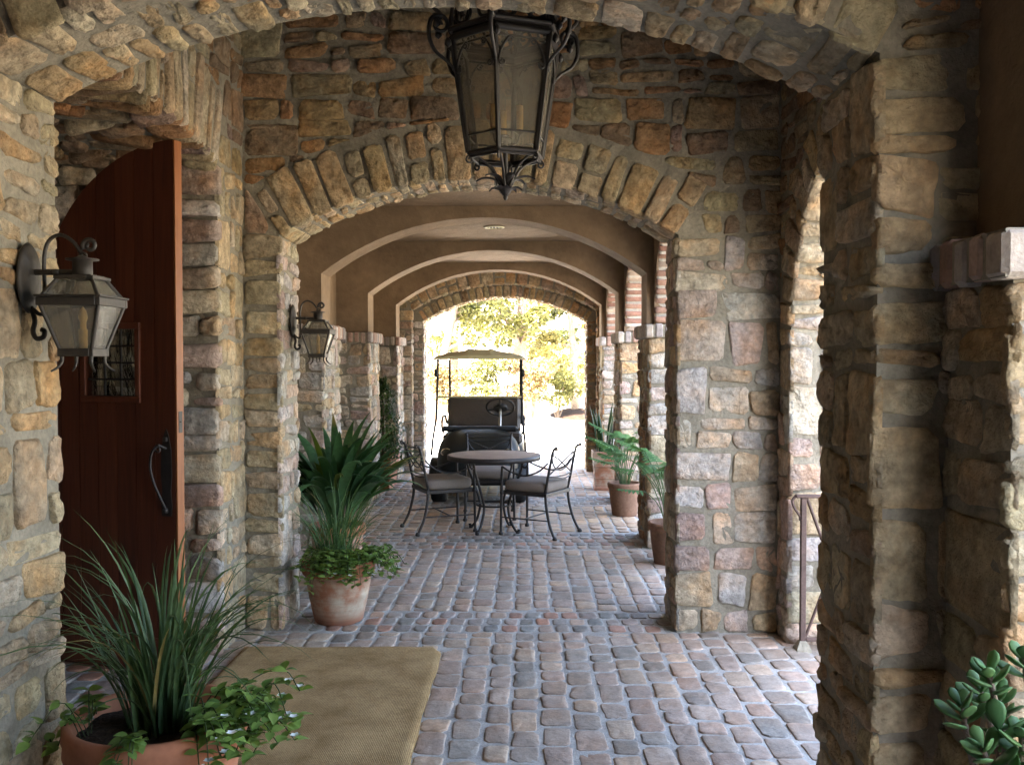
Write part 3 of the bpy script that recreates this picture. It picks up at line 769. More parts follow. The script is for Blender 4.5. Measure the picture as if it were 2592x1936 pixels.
# ------------------------------------------------------------------ the wooden door leaf
def make_door():
    L, t, zt, R = .876, .055, 2.765, .88
    a = math.atan2(-.28, .855)
    r = empty('wooden_door', (-2.61, 4.985, 0), a)
    tag(r, 'dark red plank door with an arched top standing open in the stone recess', 'door')
    rng = random.Random(3); mb = MB()
    top = lambda u: zt - R + math.sqrt(max(0, R * R - (L - u) ** 2))
    wx0, wx1, wz0, wz1 = .30, .62, 1.455, 1.805
    n = 7; w = (L - .012) / n
    def plank(u0, u1, z0, z1):
        k = 7; us = np.linspace(u0, u1, k)
        out = [(u0, z0), (u1, z0)] + ([(u, top(u)) for u in us[::-1]] if z1 is None else [(u1, z1), (u0, z1)])
        c = np.ones(3) * rng.uniform(.8, 1.2)
        extrude_poly(mb, out, None, 0, t, 'Y', 0, c)
    for i in range(n):
        u0, u1 = i * w + .003, (i + 1) * w - .0015
        if u1 < wx0 or u0 > wx1: plank(u0, u1, .015, None)
        else:
            plank(u0, u1, .015, wz0); plank(u0, u1, wz1, None)
            if u0 < wx0: box(mb, (u0, 0, wz0 + .001), (wx0, t, wz1 - .001), 0)
            if u1 > wx1: box(mb, (wx1, 0, wz0 + .001), (u1, t, wz1 - .001), 0)
    out = [(.004, .02)] + [(L - .014, .02)] + [(u, top(u) - .006) for u in np.linspace(L - .014, .004, 24)]
    def back(z0, z1, ua, ub): box(mb, (ua, .006, z0), (ub, t - .006, z1), 0, 0, (.6, .6, .6))
    back(.02, wz0, .004, L - .014); back(wz0, wz1, .004, wx0); back(wz0, wz1, wx1, L - .014)
    extrude_poly(mb, [(.004, wz1), (L - .014, wz1)] + [(u, max(wz1 + .01, top(u) - .006)) for u in np.linspace(L - .014, .004, 24)], None, .006, t - .006, 'Y', 0, (.6, .6, .6))
    box(mb, (.0, -.006, .02), (L - .012, .002, .2), 0, .003)
    mb.build('planks', M['mahogany'], r)
    mb = MB(); box(mb, (L - .0115, 0, .015), (L, t, top(L) - .002), 0, .002); mb.build('edge_strip', M['edgewood'], r)
    mb = MB(); fr = .034
    for (x0, x1, z0, z1) in ((wx0 - fr, wx1 + fr, wz0 - fr, wz0), (wx0 - fr, wx1 + fr, wz1, wz1 + fr), (wx0 - fr, wx0, wz0, wz1), (wx1, wx1 + fr, wz0, wz1)):
        box(mb, (x0, -.012, z0), (x1, t + .008, z1), 0, .004, (1.1, 1.1, 1.1))
    wf = mb.build('window_frame', M['mahogany'], r)
    mb = MB(); box(mb, (wx0, t * .5 - .002, wz0), (wx1, t * .5 + .002, wz1)); mb.build('glass_pane', M['clear'], wf)
    mb = MB()
    for k in (1, 2): tube(mb, [(wx0 + (wx1 - wx0) * k / 3, .016, wz0), (wx0 + (wx1 - wx0) * k / 3, .016, wz1)], .007, 6)
    for k in (1, 2, 3): tube(mb, [(wx0, .014, wz0 + (wz1 - wz0) * k / 4), (wx1, .014, wz0 + (wz1 - wz0) * k / 4)], .006, 6)
    mb.build('window_grille', M['iron'], wf)
    mb = MB(); u = .812
    P = [(-.03, .84), (.03, .84), (.034, .90), (.026, .97), (.034, 1.05), (.03, 1.18), (.014, 1.26), (.0, 1.29), (-.014, 1.26), (-.03, 1.18), (-.034, 1.05), (-.026, .97), (-.034, .90)]
    extrude_poly(mb, [(u + x, z) for x, z in P], None, -.006, -.001, 'Y')
    box(mb, (u - .012, -.02, 1.225), (u + .012, -.004, 1.25), 0, .004)
    h = mb.build('handle', M['iron'], r)
    mb = MB()
    S = spline([(u, -.012, 1.19), (u - .012, -.05, 1.205), (u - .035, -.07, 1.175), (u - .045, -.072, 1.10), (u - .03, -.065, 1.02), (u - .006, -.04, .93), (u, -.012, .875)], 40)
    tube(mb, S, .0115, 8, twist=.35, flat=.62)
    tube(mb, spiral((u - .01, -.055, 1.19), .022, .006, 1.2, 1.1, (1, 0, 0), (0, 0, 1), 20), .006, 6)
    lathe(mb, [(0, -.012), (.012, -.012), (.014, 0), (.012, .012), (0, .012)], 10, 0, (u, -.014, .87))
    mb.build('twisted_pull', M['iron'], h)
    mb = MB(); box(mb, (L, .014, 1.27), (L + .002, .041, 1.38), 0); lathe(mb, [(0, 0), (.008, 0), (.008, .004), (0, .004)], 10, 0, (L + .002, .027, 1.325)); mb.build('latch_plate', M['bronze'], r)
    return r
make_door()

# ------------------------------------------------------------------ wall lanterns
def trap_panes(mb, h0, z0, h1, z1, mat=0, th=.002):
    for k in range(4):
        Rm = rotz(k * PI / 2); a = np.array([[-h0, -h0, z0], [h0, -h0, z0], [h1, -h1, z1], [-h1, -h1, z1]]) @ Rm.T
        mb.add(a, [(0, 1, 2, 3)], mat)
def square_ring(mb, h, z0, z1, th, mat=0, c=(0, 0)):
    for k in range(4):
        Rm = rotz(k * PI / 2)
        box(mb, (-h, -h, z0), (h - th - .0004, -h + th, z1), mat, .0015, (1, 1, 1)) if k == 0 else None
        if k:
            lo = np.array([-h, -h, z0]); hi = np.array([h - th - .0004, -h + th, z1]); m2 = MB(); box(m2, lo, hi, mat, .0015)
            mb.add(m2.v[0] @ Rm.T, [tuple(f) for fa, _, _ in m2.f for f in (fa - 0)], mat)
def make_wall_lantern():
    r = empty('wall_lantern', (0, 0, 0)); ax = .164
    mb = MB()
    m2 = MB(); lathe(m2, [(0, 0), (.060, 0), (.064, .006), (.058, .013), (.048, .014), (.040, .020), (.022, .024), (0, .026)], 40, 0, sx=1, sy=1.62)
    v = m2.v[0][:, [2, 0, 1]]; mb.add(v, m2.f[0][0], 0, True)
    mb.build('backplate', M['bronze'], r)
    mb = MB()
    tube(mb, [(.02, 0, .017), (ax, 0, .017)], .009, 10); lathe(mb, [(0, -.01), (.014, -.008), (.016, 0), (.014, .008), (0, .01)], 12, 0, (.085, 0, .017))
    S = spline([(.052, 0, -.10), (.052, 0, -.02), (.052, 0, .06), (.066, 0, .108), (.10, 0, .126), (.135, 0, .108), (.158, 0, .078), (.166, 0, .072)], 48)
    tube(mb, S, .0075, 8, twist=.5, flat=.75)
    tube(mb, spiral((.186, 0, .094), .022, .006, PI * 1.15, -1.25, (1, 0, 0), (0, 0, 1), 26), np.linspace(.0075, .005, 26), 8)
    tube(mb, spiral((.166, 0, .064), .010, .010, 0, 1, (1, 0, 0), (0, 0, 1), 14), .004, 6)
    mb.build('bracket_arm', M['bronze'], r)
    mb = MB()
    tube(mb, spline([(.012, 0, -.085), (.035, 0, -.105), (.052, 0, -.10), (.05, 0, -.085)], 14), .006, 8)
    tube(mb, spline([(.014, 0, -.09), (.022, 0, -.125), (.016, 0, -.155), (.026, 0, -.176), (.046, 0, -.172), (.05, 0, -.155), (.04, 0, -.15)], 26), .0075, 8)
    mb.build('lower_scroll', M['bronze'], r)
    f = MB()
    for sx in (-1, 1):
        for sy in (-1, 1):
            tube(f, [(sx * .084, sy * .084, -.08), (sx * .046, sy * .046, -.21)], .0062, 4); tube(f, [(sx * .084, sy * .084, -.062), (sx * .047, sy * .047, -.002)], .0058, 4)
            tube(f, spline([(sx * .043, sy * .043, -.226), (sx * .043, sy * .043, -.246), (sx * .052, sy * .052, -.262), (sx * .064, sy * .064, -.272)], 10), np.linspace(.006, .0025, 10), 6)
    for (sx, sy) in ((0, 1), (0, -1)):
        tube(f, spline([(sx * .044, sy * .044, -.226), (sx * .042, sy * .042, -.243), (sx * .05, sy * .05, -.258)], 8), np.linspace(.005, .0025, 8), 6)
    square_ring(f, .092, -.084, -.060, .014); square_ring(f, .096, -.0595, -.053, .016); square_ring(f, .058, -.006, .004, .02); square_ring(f, .052, -.229, -.206, .012)
    lathe(f, [(.028, .004), (.028, .05), (.046, .052), (.046, .056), (.02, .060), (.006, .066), (0, .068)], 20)
    box(f, (-.045, -.045, .0042), (.045, .045, .0075))
    box(f, (-.04, -.04, -.222), (.04, .04, -.218))
    fo = f.build('lantern_frame', M['bronze'], r, (ax, 0, 0))
    gmb = MB(); trap_panes(gmb, .0445, -.208, .0815, -.082); trap_panes(gmb, .082, -.06, .046, -.003)
    gmb.build('glass_panes', M['glass'], fo)
    c = MB(); lathe(c, [(0, -.216), (.012, -.216), (.012, -.15), (.009, -.148), (.009, -.13), (.013, -.115), (.009, -.095), (0, -.082)], 14); c.build('candle_bulb', M['candle'], fo)
    return r
w1 = make_wall_lantern(); w1.location = (-1.472 + .016, 2.70, 1.886)
tag(w1, 'large bronze wall lantern close to the viewer, in front of the red door', 'wall lantern', 'bronze lanterns on the arch jambs')
w2 = copy_tree(w1); w2.location = (-1.472 + .016, 5.80, 1.888)
tag(w2, 'small looking dark wall lantern on the middle arch, above the broad leaved plant', 'wall lantern', 'bronze lanterns on the arch jambs')

# ------------------------------------------------------------------ hanging lantern
def make_hanging():
    zc = 2.357; r = empty('hanging_lantern', (-.083, 4.16, zc)); tag(r, 'big six sided wrought iron lantern hanging from the ceiling on a rod', 'hanging lantern')
    z = lambda w: w - zc
    A = [R2D(60 * k - 90 - 9) for k in range(6)]
    f = MB(); cs = [(math.cos(a), math.sin(a)) for a in A]
    rt, rb, zt, zb = .245, .170, z(3.05), z(2.555)
    P = lambda k, rr, zz: np.array([cs[k % 6][0] * rr, cs[k % 6][1] * rr, zz])
    for k in range(6):
        tube(f, [P(k, rb, zb), P(k, rt, zt)], .0125, 6); tube(f, [P(k, rb + .012, zb), P(k, rt + .012, zt)], .006, 6)
        for (rr, zz, th) in ((rb, zb, .011), (rb - .006, zb - .014, .008), (rt, zt, .016), (rt + .01, zt + .035, .012), (rt - .02, zt - .03, .006)):
            tube(f, [P(k, rr, zz), P(k + 1, rr, zz)], th, 6)
        q = .155; tube(f, [P(k, rb + (rt - rb) * q, zb + (zt - zb) * q), P(k + 1, rb + (rt - rb) * q, zb + (zt - zb) * q)], .0045, 6)
        a, b = P(k, rt, zt), P(k + 1, rt, zt); m = (a + b) / 2
        f.add([a, b, b + (0, 0, .05), a + (0, 0, .05)], [(0, 1, 2, 3)])
    fo = f.build('lantern_frame', M['iron'], r)
    gmb = MB()
    for k in range(6): gmb.add([P(k, rb, zb), P(k + 1, rb, zb), P(k + 1, rt, zt), P(k, rt, zt)], [(0, 1, 2, 3)])
    gmb.build('glass_panes', M['glass'], fo)
    s = MB()
    for k in range(6):
        d = np.array([cs[k][0], cs[k][1], 0]); up = np.array([0, 0, 1.0]); tg = np.array([-d[1], d[0], 0])
        c = lambda rr, zz: d * rr + up * (zz - zc)
        tube(s, spline([c(.225, 2.90), c(.27, 2.945), c(.325, 2.985), c(.352, 3.05), c(.34, 3.12), c(.30, 3.14)], 26), np.linspace(.006, .012, 26), 7)
        tube(s, spiral(c(.305, 3.10), .044, .010, .9, 1.35, d, up, 30), np.linspace(.010, .006, 30), 7)
        tube(s, spiral(c(.225, 2.925), .022, .006, -.6, -1.1, d, up, 18), .006, 6)
        tube(s, spline([c(.30, 3.14), c(.345, 3.19), c(.33, 3.26), c(.28, 3.27)], 18), np.linspace(.010, .006, 18), 7)
        tube(s, spiral(c(.295, 3.235), .035, .008, .8, 1.3, d, up, 24), .006, 6)
        # roof ribs and crown
        tube(s, spline([c(.255, 3.09), c(.235, 3.22), c(.15, 3.36), c(.05, 3.47), c(.02, 3.6)], 24), .009, 6)
        # acanthus leaf lumps on the corners
        for j in range(4):
            t = j / 3; q = c(.27 + .05 * math.sin(2.5 * t), 3.02 + .12 * t)
            lathe(s, [(0, -.022), (.016, -.008), (.014, .01), (0, .026)], 7, 0, q + tg * .012 * (-1) ** j)
        # scrolls under the top rail, in the panes' plane
        for sg in (1, -1):
            a, b = P(k, .238, z(3.0)), P(k + 1, .238, z(3.0)); mm = (a + b) / 2; e = (b - a) / np.linalg.norm(b - a) * sg
            tube(s, spline([mm - e * .105 + up * -.09, mm - e * .095 + up * -.05, mm - e * .075 + up * -.01, mm - e * .05 + up * .015], 14) * 1.0, .0055, 6)
            tube(s, spiral(mm - e * .088 + up * -.095, .016, .005, 2.5, 1.2, e, up, 14), .0045, 6)
            tube(s, spiral(mm - e * .052 + up * -.0, .016, .005, .5, 1.2, e, up, 14), .0045, 6)
            # cresting on the top rail
            tube(s, spiral(mm - e * .06 + up * .145, .05, .010, 3.4, 1.3, e, up, 26), np.linspace(.009, .006, 26), 6)
            tube(s, spline([mm - e * .11 + up * .08, mm - e * .07 + up * .20, mm + up * .26], 12), .007, 6)
        lathe(s, [(0, -.03), (.018, 0), (.012, .03), (0, .06)], 8, 0, mm + up * .27)
    s.build('scrollwork', M['iron'], r)
    b = MB()
    for k in range(6):
        d = np.array([cs[k][0], cs[k][1], 0]); up = np.array([0, 0, 1.0]); tg = np.array([-d[1], d[0], 0])
        c = lambda rr, zz: d * rr + up * (zz - zc)
        tube(b, spline([c(.165, 2.545), c(.12, 2.535), c(.07, 2.50), c(.035, 2.44), c(.014, 2.405)], 20), .0065, 6)
        tube(b, spiral(c(.168, 2.527), .018, .005, 1.6, -1.2, d, up, 16), .005, 6)
        a2 = A[k] + .5; d2 = np.array([math.cos(a2), math.sin(a2), 0]); t2 = np.array([-d2[1], d2[0], 0])
        for (R0, z0, l, w) in ((.015, 2.425, .135, .022), (.012, 2.378, .075, .022)):
            S = spline([d2 * R0 + up * (z0 - zc), d2 * (l * .4) + up * (z0 - zc + .028), d2 * (l * .75) + up * (z0 - zc + .034), d2 * l + up * (z0 - zc + .022)], 8)
            W = w * np.array([.3, .7, 1, 1.05, .9, .7, .4, .05]) * .8
            vv = np.concatenate([S - t2 * W[:, None] + up * .004, S - up * .003, S + t2 * W[:, None] + up * .004])
            fs = [(i + o * 8, i + 1 + o * 8, i + 9 + o * 8, i + 8 + o * 8) for i in range(7) for o in (0, 1)]
            b.add(vv, fs, 0, True)
    lathe(b, [(0, 0), (.006, .002), (.011, .012), (.008, .022), (.014, .035), (.022, .06), (.014, .085), (.010, .13), (.010, .25), (.03, .262), (.03, .275), (0, .278)], 16)
    b.build('bottom_finial', M['iron'], r)
    h = MB(); lathe(h, [(0, 1.0), (.03, 1.05), (.045, 1.12), (.03, 1.2), (.012, 1.26), (.012, 1.9), (.07, 1.91), (.08, 1.943), (0, 1.943)], 16)
    h.build('hanging_rod', M['iron'], r)
    for k in range(3):
        a = R2D(120 * k + 100); px, py = .068 * math.cos(a), .068 * math.sin(a)
        m = MB(); lathe(m, [(0, z(2.66)), (.015, z(2.66)), (.015, z(2.77)), (.010, z(2.772)), (0, z(2.773))], 14, 0, (px, py, 0)); cd_ = m.build('candle', M['candle'], r)
        m = MB(); lathe(m, [(.008, z(2.773)), (.011, z(2.79)), (.014, z(2.81)), (.008, z(2.835)), (0, z(2.86))], 12, 0, (px, py, 0)); m.build('bulb', M['clear'], cd_)
        m = MB(); lathe(m, [(0, z(2.64)), (.026, z(2.655)), (.028, z(2.66)), (0, z(2.661))], 14, 0, (px, py, 0))
        tube(m, spline([(px, py, z(2.645)), (px * .8, py * .8, z(2.61)), (px * .3, py * .3, z(2.60)), (0, 0, z(2.63))], 12), .006, 6); m.build('candle_arm', M['iron'], cd_)
    return r
make_hanging()

# ------------------------------------------------------------------ recessed light
def make_downlight():
    r = empty('ceiling_light', (-.30, 9.3, 2.97)); tag(r, 'small round recessed light with a slotted grille in the stucco ceiling', 'ceiling light')
    m = MB(); lathe(m, [(.080, -.001), (.10, -.001), (.105, -.006), (.10, -.012), (.084, -.014), (.080, -.010), (.080, -.001)], 36); m.build('trim_ring', M['cream'], r)
    m = MB(); lathe(m, [(0, -.002), (.08, -.002), (.08, -.003), (0, -.003)], 24); m.build('recess_shade', M['black'], r)  # flat black disc: shade of the hollow given as colour only
    m = MB()
    for k in (-1.5, -.5, .5, 1.5): box(m, (k * .032 - .004, -.072, -.011), (k * .032 + .004, .072, -.006), 0, .001)
    m.build('grille', M['cream'], r)
make_downlight()

# ------------------------------------------------------------------ railing by the side arch
def make_rail():
    r = empty('iron_railing', (1.575, 5.22, 0)); tag(r, 'brown iron railing with crossed bars in the side archway', 'railing')
    m = MB(); box(m, (-.015, -.015, .02), (.015, .015, .868), 0, .003); m.build('post', M['rust'], r)
    m = MB(); box(m, (1.182, -.018, .02), (1.218, .018, .868), 0, .003); m.build('post', M['rust'], r)
    m = MB(); box(m, (-.045, -.02, .868), (1.24, .02, .886), 0, .004); tube(m, spline([(-.045, 0, .876), (-.062, 0, .85), (-.05, 0, .81), (-.02, 0, .765), (-.018, 0, .74)], 16), .008, 6); m.build('top_rail', M['rust'], r)
    m = MB(); box(m, (.018, -.012, .055), (1.182, .012, .075), 0, .003); m.build('bottom_rail', M['rust'], r)
    m = MB(); n = 4; w = 1.164 / n
    for k in range(n):
        a, b = .018 + k * w, .018 + (k + 1) * w
        tube(m, [(a, -.004, .868), (b, -.004, .075)], .009, 4); tube(m, [(a, .006, .075), (b, .006, .868)], .009, 4)
        if k: tube(m, [(a, 0, .075), (a, 0, .868)], .009, 4)
    m.build('crossed_bars', M['rust'], r)
    m = MB(); lathe(m, [(0, 0), (.06, 0), (.055, .02), (.03, .055), (.022, .06), (0, .06)], 4, 0, a0=PI / 4, smooth=False); m.build('foot', M['mortar'], r)
make_rail()

# ------------------------------------------------------------------ burlap mat
def make_mat():
    x0, x1, y0, y1 = -1.58, -.462, 3.15, 5.19; rng = random.Random(8)
    nx, ny = 60, 100; xs = np.linspace(0, 1, nx); ys = np.linspace(0, 1, ny)
    gx, gy = np.meshgrid(xs, ys)
    ex = x1 + .004 * np.sin(gy * 9) + .003 * np.sin(gy * 31 + 1); ey = y1 - .008 * np.sin(gx * 5 + .4) - .006 * np.sin(gx * 23)
    X = x0 + (ex - x0) * gx; Y = y0 + (ey - y0) * gy
    k = np.clip((gx - .955) / .045, 0, 1) * np.clip((gy - .955) / .045, 0, 1); X = X - .045 * k; Y = Y - .07 * k   # worn corner
    p = np.stack([X, Y, X * 0], -1).reshape(-1, 3)
    Z = (.032 + .006 * sinoise(p, 3.0) + .004 * sinoise(p + 9, 8)).reshape(ny, nx)
    edge = np.minimum(np.minimum(gx, 1 - gx) * nx, np.minimum(gy, 1 - gy) * ny); Z = np.where(edge < 1, .020, Z)
    top = np.stack([X - .8, Y - 4.2, Z], -1).reshape(-1, 3); bot = top.copy(); bot[:, 2] = .006
    i = np.arange(ny - 1)[:, None] * nx; j = np.arange(nx - 1)[None]
    q = np.stack([i + j, i + j + 1, i + nx + j + 1, i + nx + j], -1).reshape(-1, 4)
    mb = MB(); mb.add(top, q, 0, True)
    per = [(0, a) for a in range(nx)] + [(b, nx - 1) for b in range(1, ny)] + [(ny - 1, a) for a in range(nx - 2, -1, -1)] + [(b, 0) for b in range(ny - 2, 0, -1)]
    idx = [b * nx + a for b, a in per]; n = len(idx)
    mb.add(np.concatenate([top[idx], bot[idx]]), [((a + 1) % n, a, a + n, (a + 1) % n + n) for a in range(n)], 0, True)
    for a in range(0, n):                     # frayed hem
        for _ in range(3):
            c = top[idx[a]] + np.array([rng.uniform(-.012, .012), rng.uniform(-.012, .012), 0]); an = rng.uniform(0, 6.28); l = rng.uniform(.006, .018)
            d = np.array([math.cos(an), math.sin(an), rng.uniform(-.2, .35)]) * l; s = np.array([-d[1], d[0], 0]) * .12
            mb.add([c - s, c + s, c + d], [(0, 1, 2)], 0)
    o = mb.build('doormat', M['burlap'], None, (.8, 4.2, 0)); o.location = (.8, 4.2, 0)
    tag(o, 'brown burlap mat with a frayed hem on the pavers in front of the door', 'mat')
make_mat()

# ------------------------------------------------------------------ table and chairs
def make_table():
    r = empty('round_table', (-.288, 8.85, 0)); tag(r, 'round patio table with a brown stone top on thin iron legs', 'table')
    m = MB(); lathe(m, [(0, .735), (.425, .735), (.44, .732), (.44, .715), (0, .712)], 64); m.build('tabletop', M['tabletop'], r)
    m = MB(); lathe(m, [(.4405, .736), (.447, .732), (.449, .71), (.445, .690), (.40, .688), (.40, .7105), (.4405, .7115)], 64); m.build('rim', M['iron'], r)
    for k in range(4):
        a = R2D(45 + 90 * k + 12); d = np.array([math.cos(a), math.sin(a), 0]); up = np.array([0, 0, 1.0]); c = lambda q, z: d * q + up * z
        m = MB(); tube(m, spline([c(.33, .69), c(.31, .60), c(.24, .45), c(.175, .30), c(.165, .22), c(.20, .10), c(.255, .025), c(.28, .022), c(.287, .045)], 40), np.interp(np.linspace(0, 1, 40), [0, .9, 1], [.012, .012, .016]), 8)
        tube(m, spline([c(.32, .64), c(.36, .63), c(.385, .67), c(.37, .688)], 12), .008, 6)
        lathe(m, [(0, 0), (.018, .004), (.02, .018), (.014, .032), (0, .036)], 10, 0, c(.275, 0)); m.build('leg', M['iron'], r)
    m = MB(); torus(m, (0, 0, .256), .165, .009); m.build('ring', M['iron'], r)
make_table()

def make_chair():
    r = empty('iron_chair', (0, 0, 0)); I = M['iron']
    for sx in (-1, 1):
        m = MB(); tube(m, [(sx * .245, .235, .645), (sx * .245, .235, .62), (sx * .245, .24, .40), (sx * .25, .245, .03)], [.010, .012, .014, .012], 8)
        lathe(m, [(0, 0), (.02, .004), (.023, .018), (.015, .036), (0, .04)], 10, 0, (sx * .25, .245, 0)); lathe(m, [(0, -.02), (.018, -.012), (.02, 0), (.018, .012), (0, .02)], 10, 0, (sx * .245, .238, .40)); m.build('leg', I, r)
        m = MB(); tube(m, spline([(sx * .225, -.215, .42), (sx * .228, -.225, .30), (sx * .24, -.265, .14), (sx * .255, -.325, .015)], 20), np.linspace(.014, .012, 20), 8)
        lathe(m, [(0, 0), (.02, .004), (.023, .018), (.015, .036), (0, .04)], 10, 0, (sx * .256, -.328, 0)); m.build('leg', I, r)
        m = MB(); tube(m, spline([(sx * .23, -.245, .70), (sx * .262, -.16, .62), (sx * .272, -.02, .575), (sx * .268, .12, .60), (sx * .246, .235, .645)], 26), .008, 8); m.build('armrest', I, r)
    m = MB(); s = .245
    for (lo, hi) in (((-s, .215, .385), (s, .245, .42)), ((-s, -.235, .385), (s, -.205, .42)), ((-s, -.2045, .385), (-s + .025, .2145, .42)), ((s - .025, -.2045, .385), (s, .2145, .42))): box(m, lo, hi, 0, .003)
    box(m, (-s + .02, -.21, .40), (s - .02, .22, .412)); m.build('seat_frame', I, r)
    m = MB(); n = 14   # soft cushion
    def pad(hx, hy, z0, z1):
        a = np.linspace(0, 2 * PI, 44, endpoint=False); V = []
        e = .28; cx = np.sign(np.cos(a)) * np.abs(np.cos(a)) ** e; cy = np.sign(np.sin(a)) * np.abs(np.sin(a)) ** e
        for (k, z) in ((.90, z0), (.985, z0 + .012), (1, (z0 + z1) / 2), (.985, z1 - .016), (.94, z1 - .004), (.75, z1 + .006), (.4, z1 + .012), (.1, z1 + .013)):
            V.append(np.stack([cx * hx * k, cy * hy * k, np.full(44, z)], -1))
        V = np.concatenate(V); i = np.arange(7)[:, None] * 44; j = np.arange(44)[None]; j2 = (j + 1) % 44
        m.add(V, np.stack([i + j, i + j2, i + 44 + j2, i + 44 + j], -1).reshape(-1, 4), 0, True)
        m.add(V[-44:], [tuple(range(44))], 0, True)
    pad(.245, .235, .42, .515); c = m.build('cushion', M['cushion'], r)
    m = MB()
    yb = lambda z: -.215 - (z - .42) * .2 - .12 * max(0, z - .6) ** 2
    for sx in (-1, 1):
        tube(m, spline([(sx * .225, yb(.42), .42), (sx * .232, yb(.55), .55), (sx * .232, yb(.7), .70), (sx * .236, yb(.80), .80), (sx * .242, yb(.84) - .012, .84)], 20), .0125, 8)
        tube(m, spiral((sx * .245, yb(.84) - .026, .835), .016, .006, 1.2, 1.2, (0, 1, 0), (0, 0, 1), 14), .009, 6)
        X = lambda pts: tube(m, spline([(x, yb(z), z) for x, z in pts], 18), .007, 6)
        X([(sx * .228, .775), (sx * .10, .73), (0, .685), (-sx * .10, .64), (-sx * .225, .585)])
        X([(sx * .228, .765), (sx * .19, .70), (sx * .10, .635), (0, .615)])
    for (z, sag, rr) in ((.825, .012, .008), (.785, .014, .006), (.575, .012, .006), (.545, .014, .006)):
        tube(m, spline([(x, yb(z) - .02 * (1 - (x / .235) ** 2), z - sag * (1 - (x / .235) ** 2)) for x in np.linspace(-.235, .235, 9)], 20), rr, 6)
    m.build('backrest', I, r)
    m = MB()
    for sx in (-1, 1): tube(m, [(sx * .247, .24, .17), (sx * .237, -.255, .17)], .007, 6)
    tube(m, [(-.242, 0, .17), (.242, 0, .17)], .007, 6); m.build('stretcher', I, r)
    return r
ch = make_chair(); grp = 'iron armchairs around the round table'
def face(o, x, y, dx, dy): o.location = (x, y, 0); o.rotation_euler = (0, 0, math.atan2(dy, dx) - PI / 2)
face(ch, -.79, 8.92, .456, .2); tag(ch, 'iron armchair at the table, turned away beside the broad leaved plant', 'chair', grp)
c2 = copy_tree(ch); face(c2, .12, 8.74, -.432, .245); tag(c2, 'iron armchair at the table, nearest the feathery potted plants', 'chair', grp)
c3 = copy_tree(ch); face(c3, -.36, 9.62, .05, -1); tag(c3, 'iron armchair behind the table, standing before the golf cart', 'chair', grp)

